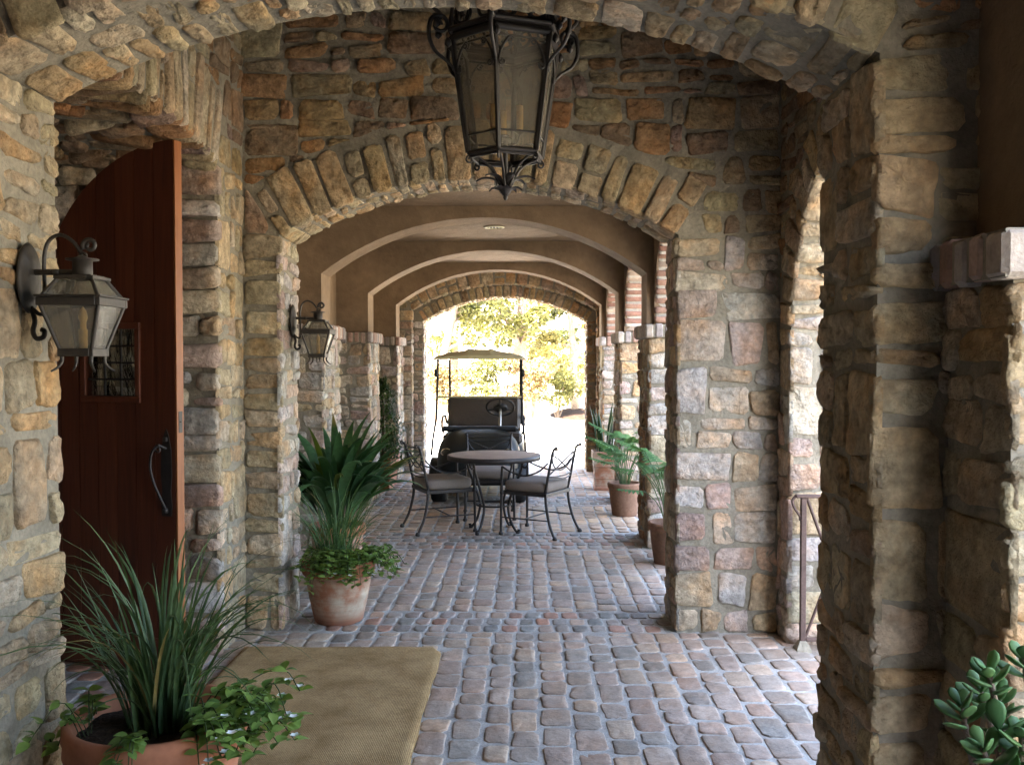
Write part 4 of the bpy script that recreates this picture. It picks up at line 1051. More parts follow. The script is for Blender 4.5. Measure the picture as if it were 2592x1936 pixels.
# ------------------------------------------------------------------ golf cart (front towards -Y)
def make_cart():
    r = empty('golf_cart', (-.52, 11.42, 0)); tag(r, 'dark golf cart with a cream roof parked in the passage behind the table', 'golf cart')
    def loft(mb, secs, n=22, pw=.55, mat=0):
        V = []
        a = np.linspace(0, PI, n)
        for (y, hw, z0, z1) in secs:
            cx = np.sign(np.cos(a)) * np.abs(np.cos(a)) ** pw; sz = np.abs(np.sin(a)) ** pw
            V.append(np.stack([hw * cx, np.full(n, y), z0 + (z1 - z0) * sz], -1))
        V = np.concatenate(V); m = len(secs); i = np.arange(m - 1)[:, None] * n; j = np.arange(n - 1)[None]
        mb.add(V, np.stack([i + j, i + j + 1, i + n + j + 1, i + n + j], -1).reshape(-1, 4), mat, True)
        for k in (0, m - 1): mb.add(V[k * n:(k + 1) * n], [tuple(range(n))], mat)
        mb.add(np.concatenate([V[::n], V[n - 1::n]]), [(k, k + 1, m + k + 1, m + k) for k in range(m - 1)], mat)
    b = MB(); loft(b, [(-1.20, .30, .36, .50), (-1.185, .38, .33, .56), (-1.12, .43, .31, .64), (-1.0, .46, .30, .72), (-.85, .48, .30, .79), (-.72, .49, .30, .83), (-.64, .47, .30, .84), (-.60, .45, .32, .82)])
    box(b, (-.46, -.62, .26), (.46, .9, .33), 0, .02)
    loft(b, [(.20, .50, .30, .62), (.3, .53, .30, .66), (.8, .54, .32, .70), (1.12, .52, .36, .68), (1.2, .46, .40, .6)])
    body = b.build('body', M['cartpaint'], r)
    for sx in (-1, 1):
        m = MB(); a = np.linspace(-.25, PI + .25, 16); V = []
        for (x, rr) in ((sx * .36, .27), (sx * .54, .275), (sx * .555, .25)): V.append(np.stack([np.full(16, x), -.77 + rr * np.cos(a), .24 + rr * np.sin(a)], -1))
        V = np.concatenate(V); i = np.arange(2)[:, None] * 16; j = np.arange(15)[None]
        m.add(V, np.stack([i + j, i + j + 1, i + 17 + j, i + 16 + j], -1).reshape(-1, 4), 0, True); m.build('fender', M['cartpaint'], r)
        m = MB(); m2 = MB(); lathe(m2, [(0, -.02), (.05, -.015), (.058, 0), (.06, .01)], 20, sy=1.0); v = m2.v[0][:, [0, 2, 1]] * (1.1, 1, .8) + (sx * .35, -1.075, .60); m.add(v, m2.f[0][0], 0, True); m.build('headlight', M['clear'], r)
        for y in (-.77, .78):
            m = MB(); m2 = MB(); lathe(m2, [(.11, -.085), (.19, -.09), (.215, -.07), (.22, -.03), (.22, .03), (.215, .07), (.19, .09), (.11, .085)], 32); v = m2.v[0][:, [2, 0, 1]] + (sx * .455, y, .22); m.add(v, m2.f[0][0], 0, True); wh = m.build('wheel', M['black'], r)
            m = MB(); m2 = MB(); lathe(m2, [(0, .05), (.03, .055), (.05, .03), (.10, .04), (.115, .08)], 24); v = m2.v[0][:, [2, 0, 1]] * (sx, 1, 1) + (sx * .455, y, .22); m.add(v, m2.f[0][0], 0, True); m.build('rim', M['steel'], wh)
        m = MB(); tube(m, [(sx * .49, -.56, 1.64), (sx * .495, -.64, 1.2), (sx * .50, -.70, .95), (sx * .53, -.80, .72), (sx * .54, -.86, .55)], .014, 8); m.build('front_post', M['black'], r)
        m = MB(); tube(m, [(sx * .475, .95, 1.64), (sx * .475, 1.02, 1.1), (sx * .46, 1.05, .66)], .015, 8); m.build('rear_post', M['black'], r)
        m = MB(); box(m, (sx * .505 - .022, -.66, 1.44), (sx * .505 + .022, -.60, 1.53), 0, .012); tube(m, [(sx * .49, -.58, 1.5), (sx * .505, -.62, 1.5)], .006, 6); m.build('side_mirror', M['black'], r)
        m = MB(); tube(m, spline([(sx * .50, .28, .70), (sx * .52, .26, .80), (sx * .52, .40, .90), (sx * .50, .62, .90), (sx * .49, .70, .80)], 20), .014, 8); m.build('hip_rail', M['black'], r)
    # roof: domed panel with two raised ribs
    m = MB(); nx, ny = 41, 22; xs = np.linspace(-.535, .535, nx); ys = np.linspace(-.72, 1.12, ny)
    zx = np.interp(np.abs(xs), [0, .115, .125, .15, .16, .34, .35, .37, .38, .5, .525, .535], [.098, .096, .108, .106, .088, .062, .07, .068, .055, .026, .012, -.012])
    gx, gy = np.meshgrid(xs, ys); e = np.minimum(1, np.minimum(gy + .72, 1.12 - gy) / .12); gz = 1.655 + 1.1 * zx[None] * (.35 + .65 * np.sqrt(np.clip(e, 0, 1)))
    T = np.stack([gx, gy, gz], -1).reshape(-1, 3); B = T.copy(); B[:, 2] = np.minimum(B[:, 2] - .018, 1.645)
    i = np.arange(ny - 1)[:, None] * nx; j = np.arange(nx - 1)[None]; q = np.stack([i + j, i + j + 1, i + nx + j + 1, i + nx + j], -1).reshape(-1, 4)
    m.add(T, q, 0, True); m.add(B, q[:, ::-1], 0, True)
    per = [a for a in range(nx)] + [b * nx + nx - 1 for b in range(1, ny)] + [(ny - 1) * nx + a for a in range(nx - 2, -1, -1)] + [b * nx for b in range(ny - 2, 0, -1)]; n = len(per)
    m.add(np.concatenate([T[per], B[per]]), [((a + 1) % n, a, a + n, (a + 1) % n + n) for a in range(n)])
    m.build('roof', M['cream'], r)
    m = MB(); m.add([(-.485, -.70, .90), (.485, -.70, .90), (.485, -.645, 1.2), (-.485, -.645, 1.2)], [(0, 1, 2, 3)]); m.add([(-.485, -.64, 1.21), (.485, -.64, 1.21), (.482, -.565, 1.63), (-.482, -.565, 1.63)], [(0, 1, 2, 3)])
    ws = m.build('windshield', M['screen'], r)
    m = MB(); tube(m, [(-.49, -.648, 1.207), (.49, -.648, 1.207)], .011, 8); m.build('fold_bar', M['cream'], ws)
    m = MB(); box(m, (-.45, -.66, .80), (.45, -.50, .86), 0, .03); m.build('dashboard', M['black'], r)
    m = MB(); box(m, (-.50, .12, .58), (.50, .66, .72), 0, .04); m.build('seat', M['vinyl'], r)
    m = MB(); c, s_ = math.cos(-.2), math.sin(-.2); box(m, (-.475, .60, .70), (.475, .70, 1.16), 0, .04, rot=[[1, 0, 0], [0, c, -s_], [0, s_, c]]); m.build('seat_back', M['vinyl'], r)
    ax = np.array([0, .62, .72]); ax /= np.linalg.norm(ax); cc = np.array([.235, -.30, 1.07])
    m = MB(); torus(m, cc, .165, .014, ax, 36, 8)
    sw = m.build('steering_wheel', M['black'], r)
    m = MB(); u = np.array([1., 0, 0]); v = np.cross(ax, u)
    for an in (.35, PI - .35, -PI / 2): tube(m, [cc - ax * .02, cc + (u * math.cos(an) + v * math.sin(an)) * .16], .013, 6)
    ang = np.linspace(0, 2 * PI, 20, endpoint=False); m.add([cc + ax * .012 + u * .085 * math.cos(t) + v * .06 * math.sin(t) for t in ang] + [cc - ax * .03 + u * .085 * math.cos(t) + v * .06 * math.sin(t) for t in ang], [tuple(range(20)), tuple(range(39, 19, -1))] + [(i, (i + 1) % 20, (i + 1) % 20 + 20, i + 20) for i in range(20)], 0); m.build('wheel_hub', M['black'], sw)
    m = MB(); tube(m, [cc - ax * .02, cc - ax * .38], .016, 8); m.build('steering_column', M['steel'], sw)
    m = MB(); tube(m, spline([(-.44, -1.10, .40), (-.36, -1.22, .38), (0, -1.26, .37), (.36, -1.22, .38), (.44, -1.10, .40)], 24), .03, 10); m.build('bumper', M['black'], r)
    m = MB(); box(m, (-.44, -.4, .2), (.44, 1.0, .26), 0, .01)
    for y in (-.77, .78): tube(m, [(-.4, y, .22), (.4, y, .22)], .03, 8)
    m.build('chassis', M['black'], r)
    return r
make_cart()
# ------------------------------------------------------------------ plants
def blade_strip(mb, P, W, side, col, mat=0, fold=.3, up=None):
    """a strip along points P with half widths W; folded along its middle"""
    P = np.array(P); n = len(P); W = np.array(W)
    t = np.gradient(P, axis=0); t /= np.linalg.norm(t, axis=1, keepdims=True) + 1e-9
    s = np.array(side, float)[None] - t * (t @ np.array(side, float))[:, None]; s /= np.linalg.norm(s, axis=1, keepdims=True) + 1e-9
    nrm = np.cross(s, t)
    V = np.concatenate([P - s * W[:, None] + nrm * (W * fold)[:, None], P, P + s * W[:, None] + nrm * (W * fold)[:, None]])
    i = np.arange(n - 1)
    q = np.concatenate([np.stack([i, i + 1, i + n + 1, i + n], -1), np.stack([i + n, i + n + 1, i + 2 * n + 1, i + 2 * n], -1)])
    c = np.asarray(col, float)
    cv = np.tile(c, (3 * n, 1)) if c.ndim == 1 else np.concatenate([c, c, c])
    mb.add(V, q, mat, True, cv)
def curve(base, az, L, th0, th1, n=10, pw=1.3):
    """points of an arching blade: angle from the vertical grows from th0 to th1"""
    t = np.linspace(0, 1, n); th = th0 + (th1 - th0) * t ** pw
    ds = L / (n - 1); x = np.r_[0, np.cumsum(np.sin(th[:-1]) * ds)]; z = np.r_[0, np.cumsum(np.cos(th[:-1]) * ds)]
    d = np.array([math.cos(az), math.sin(az)])
    return np.array(base) + np.stack([x * d[0], x * d[1], z], -1)
def leafcol(rng, a, b):
    k = rng.random(); return (np.array(a) * (1 - k) + np.array(b) * k) * rng.uniform(.8, 1.2)
DG, MG, LG = (.03, .07, .02), (.09, .165, .04), (.20, .29, .065)

def grass_clump(mb, c, n, rng, L=(.35, .7), r=.07, w=.0042, th1=(.7, 2.3), cols=((.045, .085, .035), (.09, .14, .06))):
    for _ in range(n):
        az = rng.uniform(0, 2 * PI); q = r * math.sqrt(rng.random())
        b = (c[0] + q * math.cos(az), c[1] + q * math.sin(az), c[2])
        a2 = az + rng.uniform(-.8, .8); l = rng.uniform(*L)
        P = curve(b, a2, l, rng.uniform(.02, .35), rng.uniform(*th1) * rng.choice((.4, .8, 1, 1)), 11, rng.uniform(1.2, 2.2))
        W = w * rng.uniform(.7, 1.2) * np.interp(np.linspace(0, 1, 11), [0, .15, .7, 1], [.8, 1, .75, .06])
        col = leafcol(rng, *cols)
        if rng.random() < .05: col = np.array((.22, .17, .06))
        blade_strip(mb, P, W, (-math.sin(a2), math.cos(a2), 0), col, fold=.5)
def ovate(mb, p, d, nrm, L, W, col, droop=.25):
    d = np.array(d, float); d /= np.linalg.norm(d) + 1e-9; nrm = np.array(nrm, float); s = np.cross(d, nrm); s /= np.linalg.norm(s) + 1e-9; nn = np.cross(s, d)
    t = np.linspace(0, 1, 6); P = np.array(p) + t[:, None] * d * L - nn * (droop * L * t ** 2)[:, None]
    blade_strip(mb, P, W * np.array([.12, .72, 1, .85, .5, .03]), s, col, fold=.25)
def trailing(leaf, flower, c, n, rng, R, az0=None, spread=PI, zdrop=.12, nl=9, ls=(.022, .034), nf=.12, up=.09):
    for _ in range(n):
        az = rng.uniform(0, 2 * PI) if az0 is None else az0 + rng.uniform(-spread, spread)
        l = rng.uniform(.55, 1.1) * R; b = np.array(c) + np.array([math.cos(az), math.sin(az), 0]) * rng.uniform(.02, .35) * R
        end = np.array([math.cos(az + rng.uniform(-.4, .4)), math.sin(az + rng.uniform(-.4, .4)), 0]) * l
        S = spline([b, b + end * .4 + (0, 0, up * rng.uniform(.5, 1.5)), b + end * .8 + (0, 0, up * rng.uniform(-.2, 1.3)), b + end + (0, 0, up * rng.uniform(.2, 1) - zdrop * rng.random())], 14)
        tube(leaf, S, .0018, 4, 0, (.05, .07, .025), cap=False)
        for k in range(nl):
            p = S[min(13, int((k + 1.5) / (nl + 1) * 14))]
            for sg in (1, -1):
                aa = az + sg * rng.uniform(.6, 1.7); L = rng.uniform(*ls)
                ovate(leaf, p, (math.cos(aa), math.sin(aa), rng.uniform(-.2, .7)), (rng.uniform(-.4, .4), rng.uniform(-.4, .4), 1), L, L * .36, leafcol(rng, MG, LG))
        if rng.random() < nf * 4.5 and flower is not None:
            p = S[-1] + (0, 0, .012); fl = MB(); flower.append(fl)
            for k in range(5):
                a = 2 * PI * k / 5; ovate(fl, p, (math.cos(a), math.sin(a), .35), (0, 0, 1), rng.uniform(.015, .020), .008, (1, 1, 1), -.1)
def round_pot(r, h, rb, rim=.075, ro=.016, mat='terracotta', parent=None, rimmat=None):
    m = MB(); ri = r - .028
    lathe(m, [(0, .006), (rb - .01, .0), (rb, .012), (rb + (r - ro - rb) * .5, (h - rim) * .5), (r - ro - .004, h - rim - .004)], 48)
    lathe(m, [(r - ro - .004, h - rim - .004), (r - .004, h - rim), (r, h - rim + .012), (r - .003, h - rim * .55), (r + .002, h - rim * .42), (r, h - .008), (r - .008, h), (ri + .006, h), (ri, h - .008), (ri - .02, h - .07), (0, h - .075)], 48, 1)
    p = m.build('pot', [M[mat], M[rimmat or mat]], parent)
    m = MB(); rng = random.Random(int(r * 1e4)); n = 32; V = [(0, 0, h - .04)]
    for k in range(1, 6):
        for a in range(n): V.append((math.cos(2 * PI * a / n) * ri * k / 5 * .99, math.sin(2 * PI * a / n) * ri * k / 5 * .99, h - .045 + rng.uniform(-.008, .008)))
    f = [(0, 1 + a, 1 + (a + 1) % n) for a in range(n)] + [(1 + (k - 1) * n + a, 1 + k * n + a, 1 + k * n + (a + 1) % n, 1 + (k - 1) * n + (a + 1) % n) for k in range(1, 5) for a in range(n)]
    m.add(V, f, 0, True); m.build('soil', M['soil'], p)
    return p
def square_planter(hx, hy, h, parent, mat='terracotta'):
    m = MB()
    prof = [(.86, 0), (.86, .03), (.80, .05), (.84, h * .45), (.90, h - .12), (.97, h - .11), (1, h - .085), (1, h - .01), (.98, h), (.86, h), (.84, h - .05), (0.001, h - .05)]
    V = [(sx * hx * k, sy * hy * k, z) for k, z in prof for sx, sy in ((-1, -1), (1, -1), (1, 1), (-1, 1))]
    n = len(prof); m.add(V, [(i * 4 + a, i * 4 + (a + 1) % 4, i * 4 + 4 + (a + 1) % 4, i * 4 + 4 + a) for i in range(n - 1) for a in range(4)], 0)
    for z in (h * .3, h * .6):
        k = np.interp(z, [.05, h * .45, h - .12], [.80, .84, .90]) + .015
        for sx in (-1, 1): box(m, (sx * hx * k - .006, -hy * k, z), (sx * hx * k + .006, hy * k, z + .018), 0, .004)
        for sy in (-1, 1): box(m, (-hx * k, sy * hy * k - .006, z), (hx * k, sy * hy * k + .006, z + .018), 0, .004)
    p = m.build('planter_box', M[mat], parent)
    m = MB(); box(m, (-hx * .84, -hy * .84, h - .1), (hx * .84, hy * .84, h - .045), 0, .01); m.build('soil', M['soil'], p)
    return p

# big grass pot in front of the door
rng = random.Random(101)
r = empty('potted_plant', (-1.10, 2.74, 0)); tag(r, 'big terracotta bowl of tall grass and white flowers in front of the door', 'potted plant')
h = .590; round_pot(.262, h, .17, .10, .018, 'terracotta', r)
m = MB(); grass_clump(m, (.0, .02, h - .06), 95, rng, (.34, .62), .085, .0062, (1.0, 2.9)); grass_clump(m, (.03, .0, h - .06), 60, rng, (.52, .80), .07, .0060, (1.7, 2.9)); m.build('grass_blades', M['leaf'], r)
m, f = MB(), []; trailing(m, f, (.11, -.03, h - .045), 34, rng, .25, -.15, 1.1, .05, 7, (.034, .052)); trailing(m, f, (-.16, -.08, h - .05), 5, rng, .13, 2.9, .9, .03, 5, (.034, .05)); trailing(m, f, (.02, -.16, h - .03), 4, rng, .17, -1.5, .25, .18, 6, (.034, .048), up=.04)
m.build('trailing_leaves', M['leaf'], r); [q.build('white_flower', M['petal'], r) for q in f]

# second grass pot
r = empty('potted_plant', (-1.17, 5.80, 0)); tag(r, 'limewashed terracotta pot of fine grass and white flowers under the middle arch', 'potted plant')
h = .385; round_pot(.228, h, .152, .075, .014, 'washed', r, 'terracotta')
m = MB(); grass_clump(m, (-.02, 0, h - .05), 190, rng, (.32, .66), .10, .0036, (1.2, 2.9), cols=((.055, .11, .045), (.10, .18, .075))); m.build('grass_blades', M['leaf'], r)
m, f = MB(), []; trailing(m, f, (.06, -.03, h - .04), 60, rng, .25, -.6, 1.7, .12, 8, (.032, .048), .06); trailing(m, f, (-.05, -.06, h - .04), 24, rng, .18, -2, 1.3, .05, 6, (.03, .044), .03)
m.build('trailing_leaves', M['leaf'], r); [q.build('white_flower', M['petal'], r) for q in f]

# cast iron plant
r = empty('potted_plant', (-1.36, 6.70, 0)); tag(r, 'pot of broad dark green sword leaves beneath the smaller wall lantern', 'potted plant')
h = .45; round_pot(.205, h, .15, .07, .014, 'washed', r, 'terracotta')
m = MB()
for _ in range(140):
    az = rng.uniform(0, 2 * PI); q = .09 * math.sqrt(rng.random()); L = rng.uniform(.55, .95)
    lean = rng.uniform(.05, .95); P = curve((q * math.cos(az), q * math.sin(az), h - .06), az + rng.uniform(-.3, .3), L, lean * .55, lean + rng.uniform(.5, 1.7), 14, 2.1)
    P[:, 0] = np.where(P[:, 0] < -.55, -.55, P[:, 0])
    w = rng.uniform(.034, .048) * np.interp(np.linspace(0, 1, 14), [0, .22, .3, .45, .6, .8, .95, 1], [.06, .06, .3, .85, 1, .75, .2, .02])
    col = np.tile(leafcol(rng, (.025, .065, .024), (.05, .12, .045)), (14, 1))
    if rng.random() < .12: col[-2:] = np.array((.26, .20, .06)) * rng.uniform(.6, 1.1)
    if rng.random() < .1: col[6:] = np.array((.10, .13, .02))
    ang = az + rng.uniform(-.5, .5); blade_strip(m, P, w, (-math.sin(ang), math.cos(ang), 0), col, fold=.22)
m.build('sword_leaves', M['leaf'], r)

# feathery philodendrons
def feather(mb, base, az, L, th0, th1, rng, size):
    P = curve(base, az, L, th0, th1, 10, 1.5); tube(mb, P, np.linspace(.005, .003, 10), 5, 0, (.06, .10, .035), cap=False)
    tip = P[-1]; d = P[-1] - P[-2]; d /= np.linalg.norm(d); d = d * .7 + np.array([math.cos(az), math.sin(az), -.25]) * .6; d /= np.linalg.norm(d)
    s = np.array([-math.sin(az), math.cos(az), 0]); col = leafcol(rng, (.045, .115, .035), (.085, .18, .06)); nn = np.cross(s, d)
    tl = np.linspace(0, 1, 6)[:, None]; blade_strip(mb, tip + d * size * tl - np.abs(nn) * 0, size * np.array([.05, .09, .1, .09, .07, .02]), s, col)
    for k in range(7):
        t = (k + .3) / 7
        for sg in (1, -1):
            q = tip + d * size * t; l = size * (.62 - .42 * t) * rng.uniform(.85, 1.15); dd = s * sg * .9 + d * (.15 + .7 * t)
            dd /= np.linalg.norm(dd); tt = np.linspace(0, 1, 5)
            PP = q + dd * l * tt[:, None] - np.array([0, 0, 1]) * (l * .25 * tt ** 2)[:, None]
            blade_strip(mb, PP, size * np.array([.05, .06, .068, .05, .008]), d, col, fold=.15)
def philo(loc, h, rp, n, Ls, label, seed, size=(.15, .21)):
    rng = random.Random(seed); r = empty('potted_plant', loc); tag(r, label, 'potted plant', 'feathery leaved pots along the piers')
    round_pot(rp, h, rp * .72, .06, .012, 'shaded_pot', r)
    m = MB()
    for _ in range(n):
        az = rng.uniform(0, 2 * PI); feather(m, (.04 * math.cos(az), .04 * math.sin(az), h - .05), az, rng.uniform(*Ls), rng.uniform(.05, .3), rng.uniform(.5, 1.5), rng, rng.uniform(*size))
    m.build('lobed_leaves', M['leaf'], r); return r
philo((1.18, 7.45, 0), .34, .18, 30, (.34, .70), 'pot of feathery leaves just past the middle arch, half hidden by it', 201)
philo((1.06, 9.75, 0), .35, .18, 30, (.28, .66), 'pot of feathery leaves standing clear on the pavers before the snake plant', 202)

# snake plant in a square planter
r = empty('potted_plant', (1.02, 11.7, 0)); tag(r, 'tapered square terracotta planter with spiky dark snake plant leaves', 'potted plant')
square_planter(.16, .16, .49, r, 'washed'); m = MB()
for _ in range(26):
    az = rng.uniform(0, 2 * PI); q = .09 * math.sqrt(rng.random()); P = curve((q * math.cos(az), q * math.sin(az), .43), az, rng.uniform(.35, .72), .03, rng.uniform(.1, .55), 9, 1)
    blade_strip(m, P, .024 * np.array([.7, .9, 1, 1, .95, .85, .65, .35, .02]), (-math.sin(az), math.cos(az), 0), leafcol(rng, (.015, .035, .018), (.035, .06, .03)), fold=.5)
m.build('spiky_leaves', M['leaf'], r)

# ivy cone in a long planter
r = empty('potted_plant', (-1.82, 11.90, 0)); tag(r, 'dark green ivy cone in a terracotta trough against the passage wall', 'potted plant')
square_planter(.16, .42, .41, r, 'terracotta'); m = MB()
tube(m, [(0, 0, .35), (.01, 0, .9), (0, 0, 1.4)], [.02, .014, .006], 6, 0, (.08, .05, .03))
for _ in range(2600):
    t = rng.random() ** 1.4; z = .42 + t * 1.0; R = (.31 * (1 - t) ** .8 + .03) * rng.uniform(.55, 1.15) * (1 + .25 * math.sin(z * 17)); az = rng.uniform(0, 2 * PI)
    p = (math.cos(az) * R, math.sin(az) * R * 1.25, z - .05 * rng.random()); L = rng.uniform(.025, .045)
    ovate(m, p, (math.cos(az) * .6, math.sin(az) * .6, rng.uniform(-.6, .8)), (math.cos(az), math.sin(az), .8), L, L * .4, leafcol(rng, (.02, .045, .014), (.05, .085, .02)))
m.build('ivy_foliage', M['leaf'], r)

# jade plant beside the viewer
r = empty('potted_plant', (.965, 1.72, 0)); tag(r, 'jade plant with fat rounded leaves at the edge beside the dark pier', 'potted plant')
h = .62; round_pot(.19, h, .13, .07, .014, 'terracotta', r); m = MB(); st = MB()
def fat(mb, p, d, up, L, W, T, col):
    d = np.array(d, float); d /= np.linalg.norm(d); s = np.cross(d, up); s /= np.linalg.norm(s) + 1e-9; nn = np.cross(s, d)
    n, k = 9, 8; t = np.linspace(0, 1, n); w = W * np.interp(t, [0, .1, .35, .65, .85, .96, 1], [.22, .3, .72, 1, .85, .45, .02]); th = T * np.interp(t, [0, .1, .5, .9, 1], [.5, .6, 1, .6, .02])
    a = np.arange(k) * 2 * PI / k; V = (np.array(p) + d * (L * t)[:, None] + nn * (.16 * L * t ** 2)[:, None])[:, None] + s * (w[:, None] * np.cos(a))[..., None] + nn * (th[:, None] * np.sin(a))[..., None]
    i = np.arange(n - 1)[:, None] * k; j = np.arange(k)[None]; j2 = (j + 1) % k
    mb.add(V.reshape(-1, 3), np.stack([i + j, i + j2, i + k + j2, i + k + j], -1).reshape(-1, 4), 0, True, col)
def rosette(p, ax, n=7):
    ax = np.array(ax) / np.linalg.norm(ax); a0 = rng.uniform(0, 6)
    e1 = np.cross(ax, (1, 0, .1)); e1 /= np.linalg.norm(e1); e2 = np.cross(ax, e1)
    for k in range(n):
        a = a0 + k * 2.4; lift = .35 + .10 * k; d = (e1 * math.cos(a) + e2 * math.sin(a)) + ax * lift
        L = rng.uniform(.052, .070) * (1 - .06 * k); fat(m, np.array(p) - ax * .012 * (3 - k * .5), d, ax, L, L * .31, .0048, leafcol(rng, (.06, .14, .05), (.12, .22, .075)))
tips = [(-.15, .0, 1.0), (-.14, -.06, .95), (-.115, -.03, 1.075), (-.10, .03, 1.02), (-.045, -.02, 1.10), (-.075, -.07, .975), (-.02, -.05, .955), (-.055, .05, 1.0), (.02, .0, 1.03), (-.01, -.1, .90), (.05, -.05, .99), (.09, .02, 1.05), (.13, -.04, .98), (.10, .08, .95), (-.03, .11, .95), (.05, -.10, .90), (.15, .05, .9), (-.09, -.10, .90), (-.06, -.12, .84), (.02, -.13, .82)]
for t in tips:
    t = np.array(t); b = np.array([t[0] * .15, t[1] * .15, h - .05]); mid = np.array([t[0] * .6, t[1] * .6, h + (t[2] - h) * .55]) + np.array([rng.uniform(-.02, .02), rng.uniform(-.02, .02), 0])
    S = spline([b, mid, t], 10); tube(st, S, np.linspace(.012, .005, 10), 6, 0, (1, 1, 1)); rosette(t, (S[-1] - S[-3]), 8)
    if rng.random() < .7: rosette(S[7], np.array([rng.uniform(-1, 1), rng.uniform(-1, 1), .5]), 5)
m.build('fat_leaves', M['leaf'], r); st.build('stems', M['bark'], r)

# ------------------------------------------------------------------ trees and shrubs beyond the farthest arch
def crown(mb, clumps, n, rng, ls, cols):
    for _ in range(n):
        c, R = clumps[rng.randrange(len(clumps))]
        v = np.array([rng.gauss(0, 1) for _ in range(3)]); v /= np.linalg.norm(v); p = np.array(c) + v * R * rng.uniform(.45, 1.0) ** .6 * np.array([1, 1, .75])
        L = rng.uniform(*ls); d = np.array([rng.gauss(0, 1), rng.gauss(0, 1), rng.gauss(0, .7) - .2]); d /= np.linalg.norm(d); s = np.cross(d, [rng.gauss(0, 1), rng.gauss(0, 1), 1.0]); s /= np.linalg.norm(s)
        mb.add([p, p + d * L * .5 + s * L * .28, p + d * L, p + d * L * .5 - s * L * .28], [(0, 1, 2, 3)], 0, False, leafcol(rng, *cols))
OLV = ((.05, .055, .016), (.17, .165, .05)); DRK = ((.025, .032, .011), (.08, .085, .026)); YEL = ((.14, .125, .04), (.28, .24, .08)); BRN = ((.10, .065, .03), (.22, .16, .07))
def tree(x, y, hgt, label, seed, trunk_r, lean, cols, n=4200, spread=1.6, low=.45, ls=(.10, .2)):
    rng = random.Random(seed); z0 = 0
    r = empty('tree', (x, y, z0)); tag(r, label, 'tree', 'trees beyond the farthest arch')
    t = MB(); T = spline([(0, 0, -.2), (lean[0] * .2, lean[1] * .2, hgt * .25), (lean[0] * .55, lean[1] * .6, hgt * .5), (lean[0], lean[1], hgt * .85)], 20)
    tube(t, T, np.linspace(trunk_r, trunk_r * .35, 20), 10); clumps = []
    for k in range(9):
        b = T[int(low * 20) + rng.randrange(19 - int(low * 20))]; az = rng.uniform(0, 6.28); l = rng.uniform(.5, 1) * spread; e = b + np.array([math.cos(az) * l, math.sin(az) * l, rng.uniform(-.2, .9) * l])
        tube(t, spline([b, (b + e) / 2 + (0, 0, .1), e], 8), np.linspace(trunk_r * .35, .012, 8), 6)
        clumps += [(e, rng.uniform(.3, .65)), ((b + e) / 2 + (0, 0, .2), rng.uniform(.25, .5))]
    t.build('trunk', M['bark'], r); m = MB(); crown(m, clumps, n, rng, ls, cols); m.build('crown', M['treeleaf'], r)
def shrub(x, y, hgt, R, label, seed, cols, n=2600):
    rng = random.Random(seed); r = empty('shrub', (x, y, 0)); tag(r, label, 'shrub', 'shrubs beyond the farthest arch')
    t = MB(); cl = []
    for k in range(7):
        az = rng.uniform(0, 6.28); e = np.array([math.cos(az) * R * .7 * rng.random(), math.sin(az) * R * .7 * rng.random(), hgt * rng.uniform(.35, .95)])
        tube(t, spline([(0, 0, -.1), e * (.4, .4, .5), e], 8), np.linspace(.025, .006, 8), 5); cl.append((e, R * rng.uniform(.28, .5)))
    t.build('stems', M['bark'], r); m = MB(); crown(m, cl, n, rng, (.06, .12), cols); m.build('foliage', M['treeleaf'], r)
tree(-.15, 25.5, 7.0, 'tree with a thick grey trunk straight behind the golf cart roof', 301, .24, (.2, .5), OLV, low=.3)
tree(-2.3, 24.0, 6.0, 'tree with a pale leaning trunk behind the golf cart', 302, .15, (.9, .4), OLV, low=.25)
tree(1.5, 27.0, 6.5, 'yellow green tree right of the grey trunk, seen under the far arch', 303, .14, (-.3, .3), YEL, low=.2)
tree(-4.6, 27.5, 7.5, 'dark tree hidden partly behind the far arch jamb nearest the ivy', 304, .2, (.2, .2), DRK, low=.3)
tree(4.2, 26.0, 7.0, 'olive tree beside the drive, out past the snake plant side', 305, .2, (-.6, .2), OLV, low=.3)
tree(.4, 33.0, 8.5, 'tall dark tree farthest back behind the grey trunk', 306, .22, (-.2, .2), DRK, 5200, 2.2, .2, (.14, .26))
tree(-2.6, 34.0, 8.0, 'tall olive tree farthest back behind the leaning trunk', 307, .2, (.2, .2), OLV, 5200, 2.2, .2, (.14, .26))
tree(3.2, 35.0, 8.0, 'tall yellowish tree farthest back, beside the mulch bed', 308, .2, (.2, .2), YEL, 5200, 2.2, .2, (.14, .26))
shrub(-1.9, 21.5, 1.5, .8, 'bushy shrub with brownish leaves seen left of the golf cart windshield', 311, BRN)
shrub(-.9, 22.5, 1.6, .9, 'olive shrub seen through the golf cart windshield', 312, OLV)
shrub(.2, 23.0, 1.7, .8, 'orange brown shrub right behind the steering wheel', 313, BRN)
shrub(1.55, 21.5, 1.8, .8, 'yellow green shrub above the mulch bed', 314, YEL)
shrub(2.9, 22.5, 2.0, .9, 'dark shrub at the far end of the mulch bed', 315, DRK)
shrub(.95, 26.0, 1.5, .8, 'low green shrub between the mulch bed and the grey trunk', 316, OLV)
shrub(-3.6, 22.0, 1.9, .9, 'green shrub hidden behind the far arch jamb by the ivy', 317, DRK)
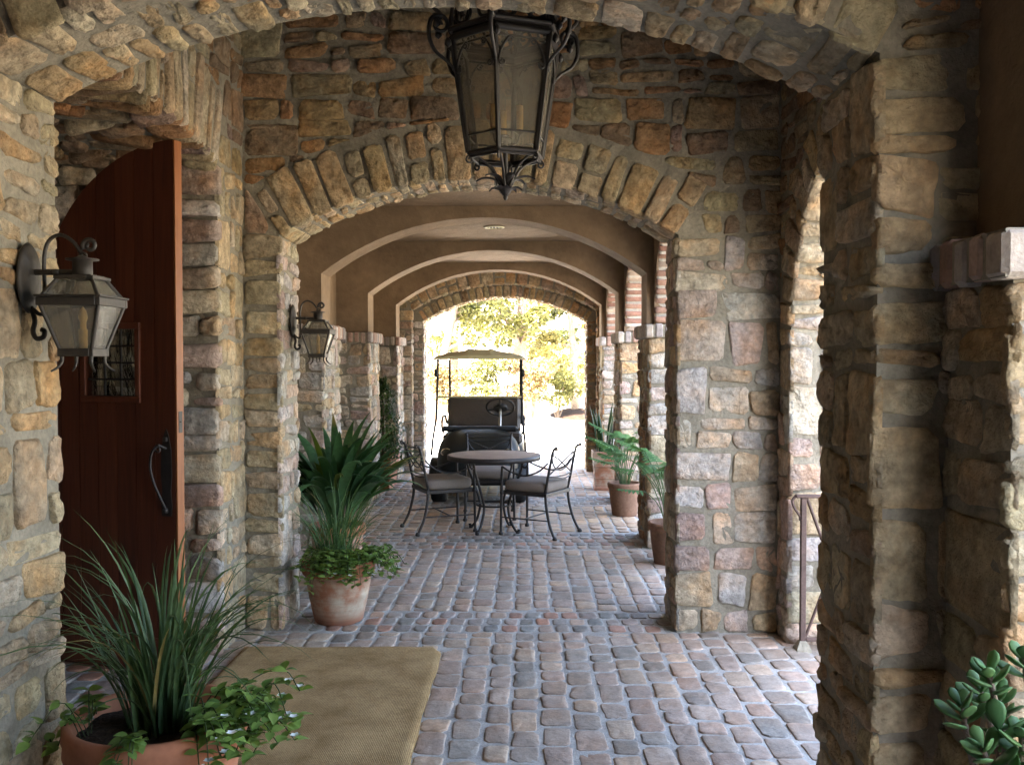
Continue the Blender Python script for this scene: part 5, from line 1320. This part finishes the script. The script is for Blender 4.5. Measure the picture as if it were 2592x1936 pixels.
# mulch bed
m = MB(); rng = random.Random(77); n = 40
for (cx, cy, rx, ry, hh, k) in ((1.55, 27.2, .8, 2.2, .22, 900),):
    V = [(cx, cy, hh)]; 
    for q in range(1, 9):
        for a in range(n): t = q / 8; V.append((cx + rx * t * math.cos(2 * PI * a / n) * (1 + .1 * math.sin(3 * a)), cy + ry * t * math.sin(2 * PI * a / n), hh * (1 - t * t) - .02 + rng.uniform(-.012, .012)))
    m.add(V, [(0, 1 + a, 1 + (a + 1) % n) for a in range(n)] + [(1 + (q - 1) * n + a, 1 + q * n + a, 1 + q * n + (a + 1) % n, 1 + (q - 1) * n + (a + 1) % n) for q in range(1, 8) for a in range(n)], 0, True)
o = m.build('mulch_bed', M['mulch']); tag(o, kind='structure')
# ------------------------------------------------------------------ light, camera
SUN = np.array([-.34, -.46, .90]); SUN /= np.linalg.norm(SUN)
w = bpy.data.worlds.new('World'); SC.world = w; w.use_nodes = True
nt = w.node_tree; bg = nt.nodes['Background']
sky = nt.nodes.new('ShaderNodeTexSky'); sky.sky_type = 'NISHITA'; sky.sun_disc = False; sky.dust_density = 5.0; sky.ozone_density = .5
sky.sun_elevation = math.asin(SUN[2]); sky.sun_rotation = math.atan2(SUN[0], SUN[1])
nt.links.new(sky.outputs[0], bg.inputs[0]); bg.inputs[1].default_value = .15
L = bpy.data.lights.new('sun', 'SUN'); L.energy = 5.0; L.angle = R2D(.5); L.color = (1, .95, .86)
so = bpy.data.objects.new('sun', L); COL.objects.link(so)
import mathutils
so.rotation_euler = mathutils.Vector(SUN).to_track_quat('Z', 'Y').to_euler(); so.location = (-10, 4, 15)
cd = bpy.data.cameras.new('camera'); cam = bpy.data.objects.new('camera', cd); COL.objects.link(cam); SC.camera = cam
cd.sensor_width = 36; cd.lens = 36 * 2000 / 2212; cd.clip_start = .05; cd.clip_end = 1000
cam.location = (0, 0, 1.65); cam.rotation_euler = (PI / 2 - math.atan(51 / 2000), 0, math.atan(26 / 2000))
SC.view_settings.view_transform = 'Standard'; SC.view_settings.look = 'None'
SC.view_settings.exposure = EXPOSURE; SC.view_settings.gamma = 1
SC.render.engine = 'CYCLES'
cy = SC.cycles; cy.max_bounces = 10; cy.diffuse_bounces = 7; cy.glossy_bounces = 3; cy.transparent_max_bounces = 16
cy.caustics_reflective = False; cy.caustics_refractive = False
cy.use_denoising = True; cy.sample_clamp_indirect = 8
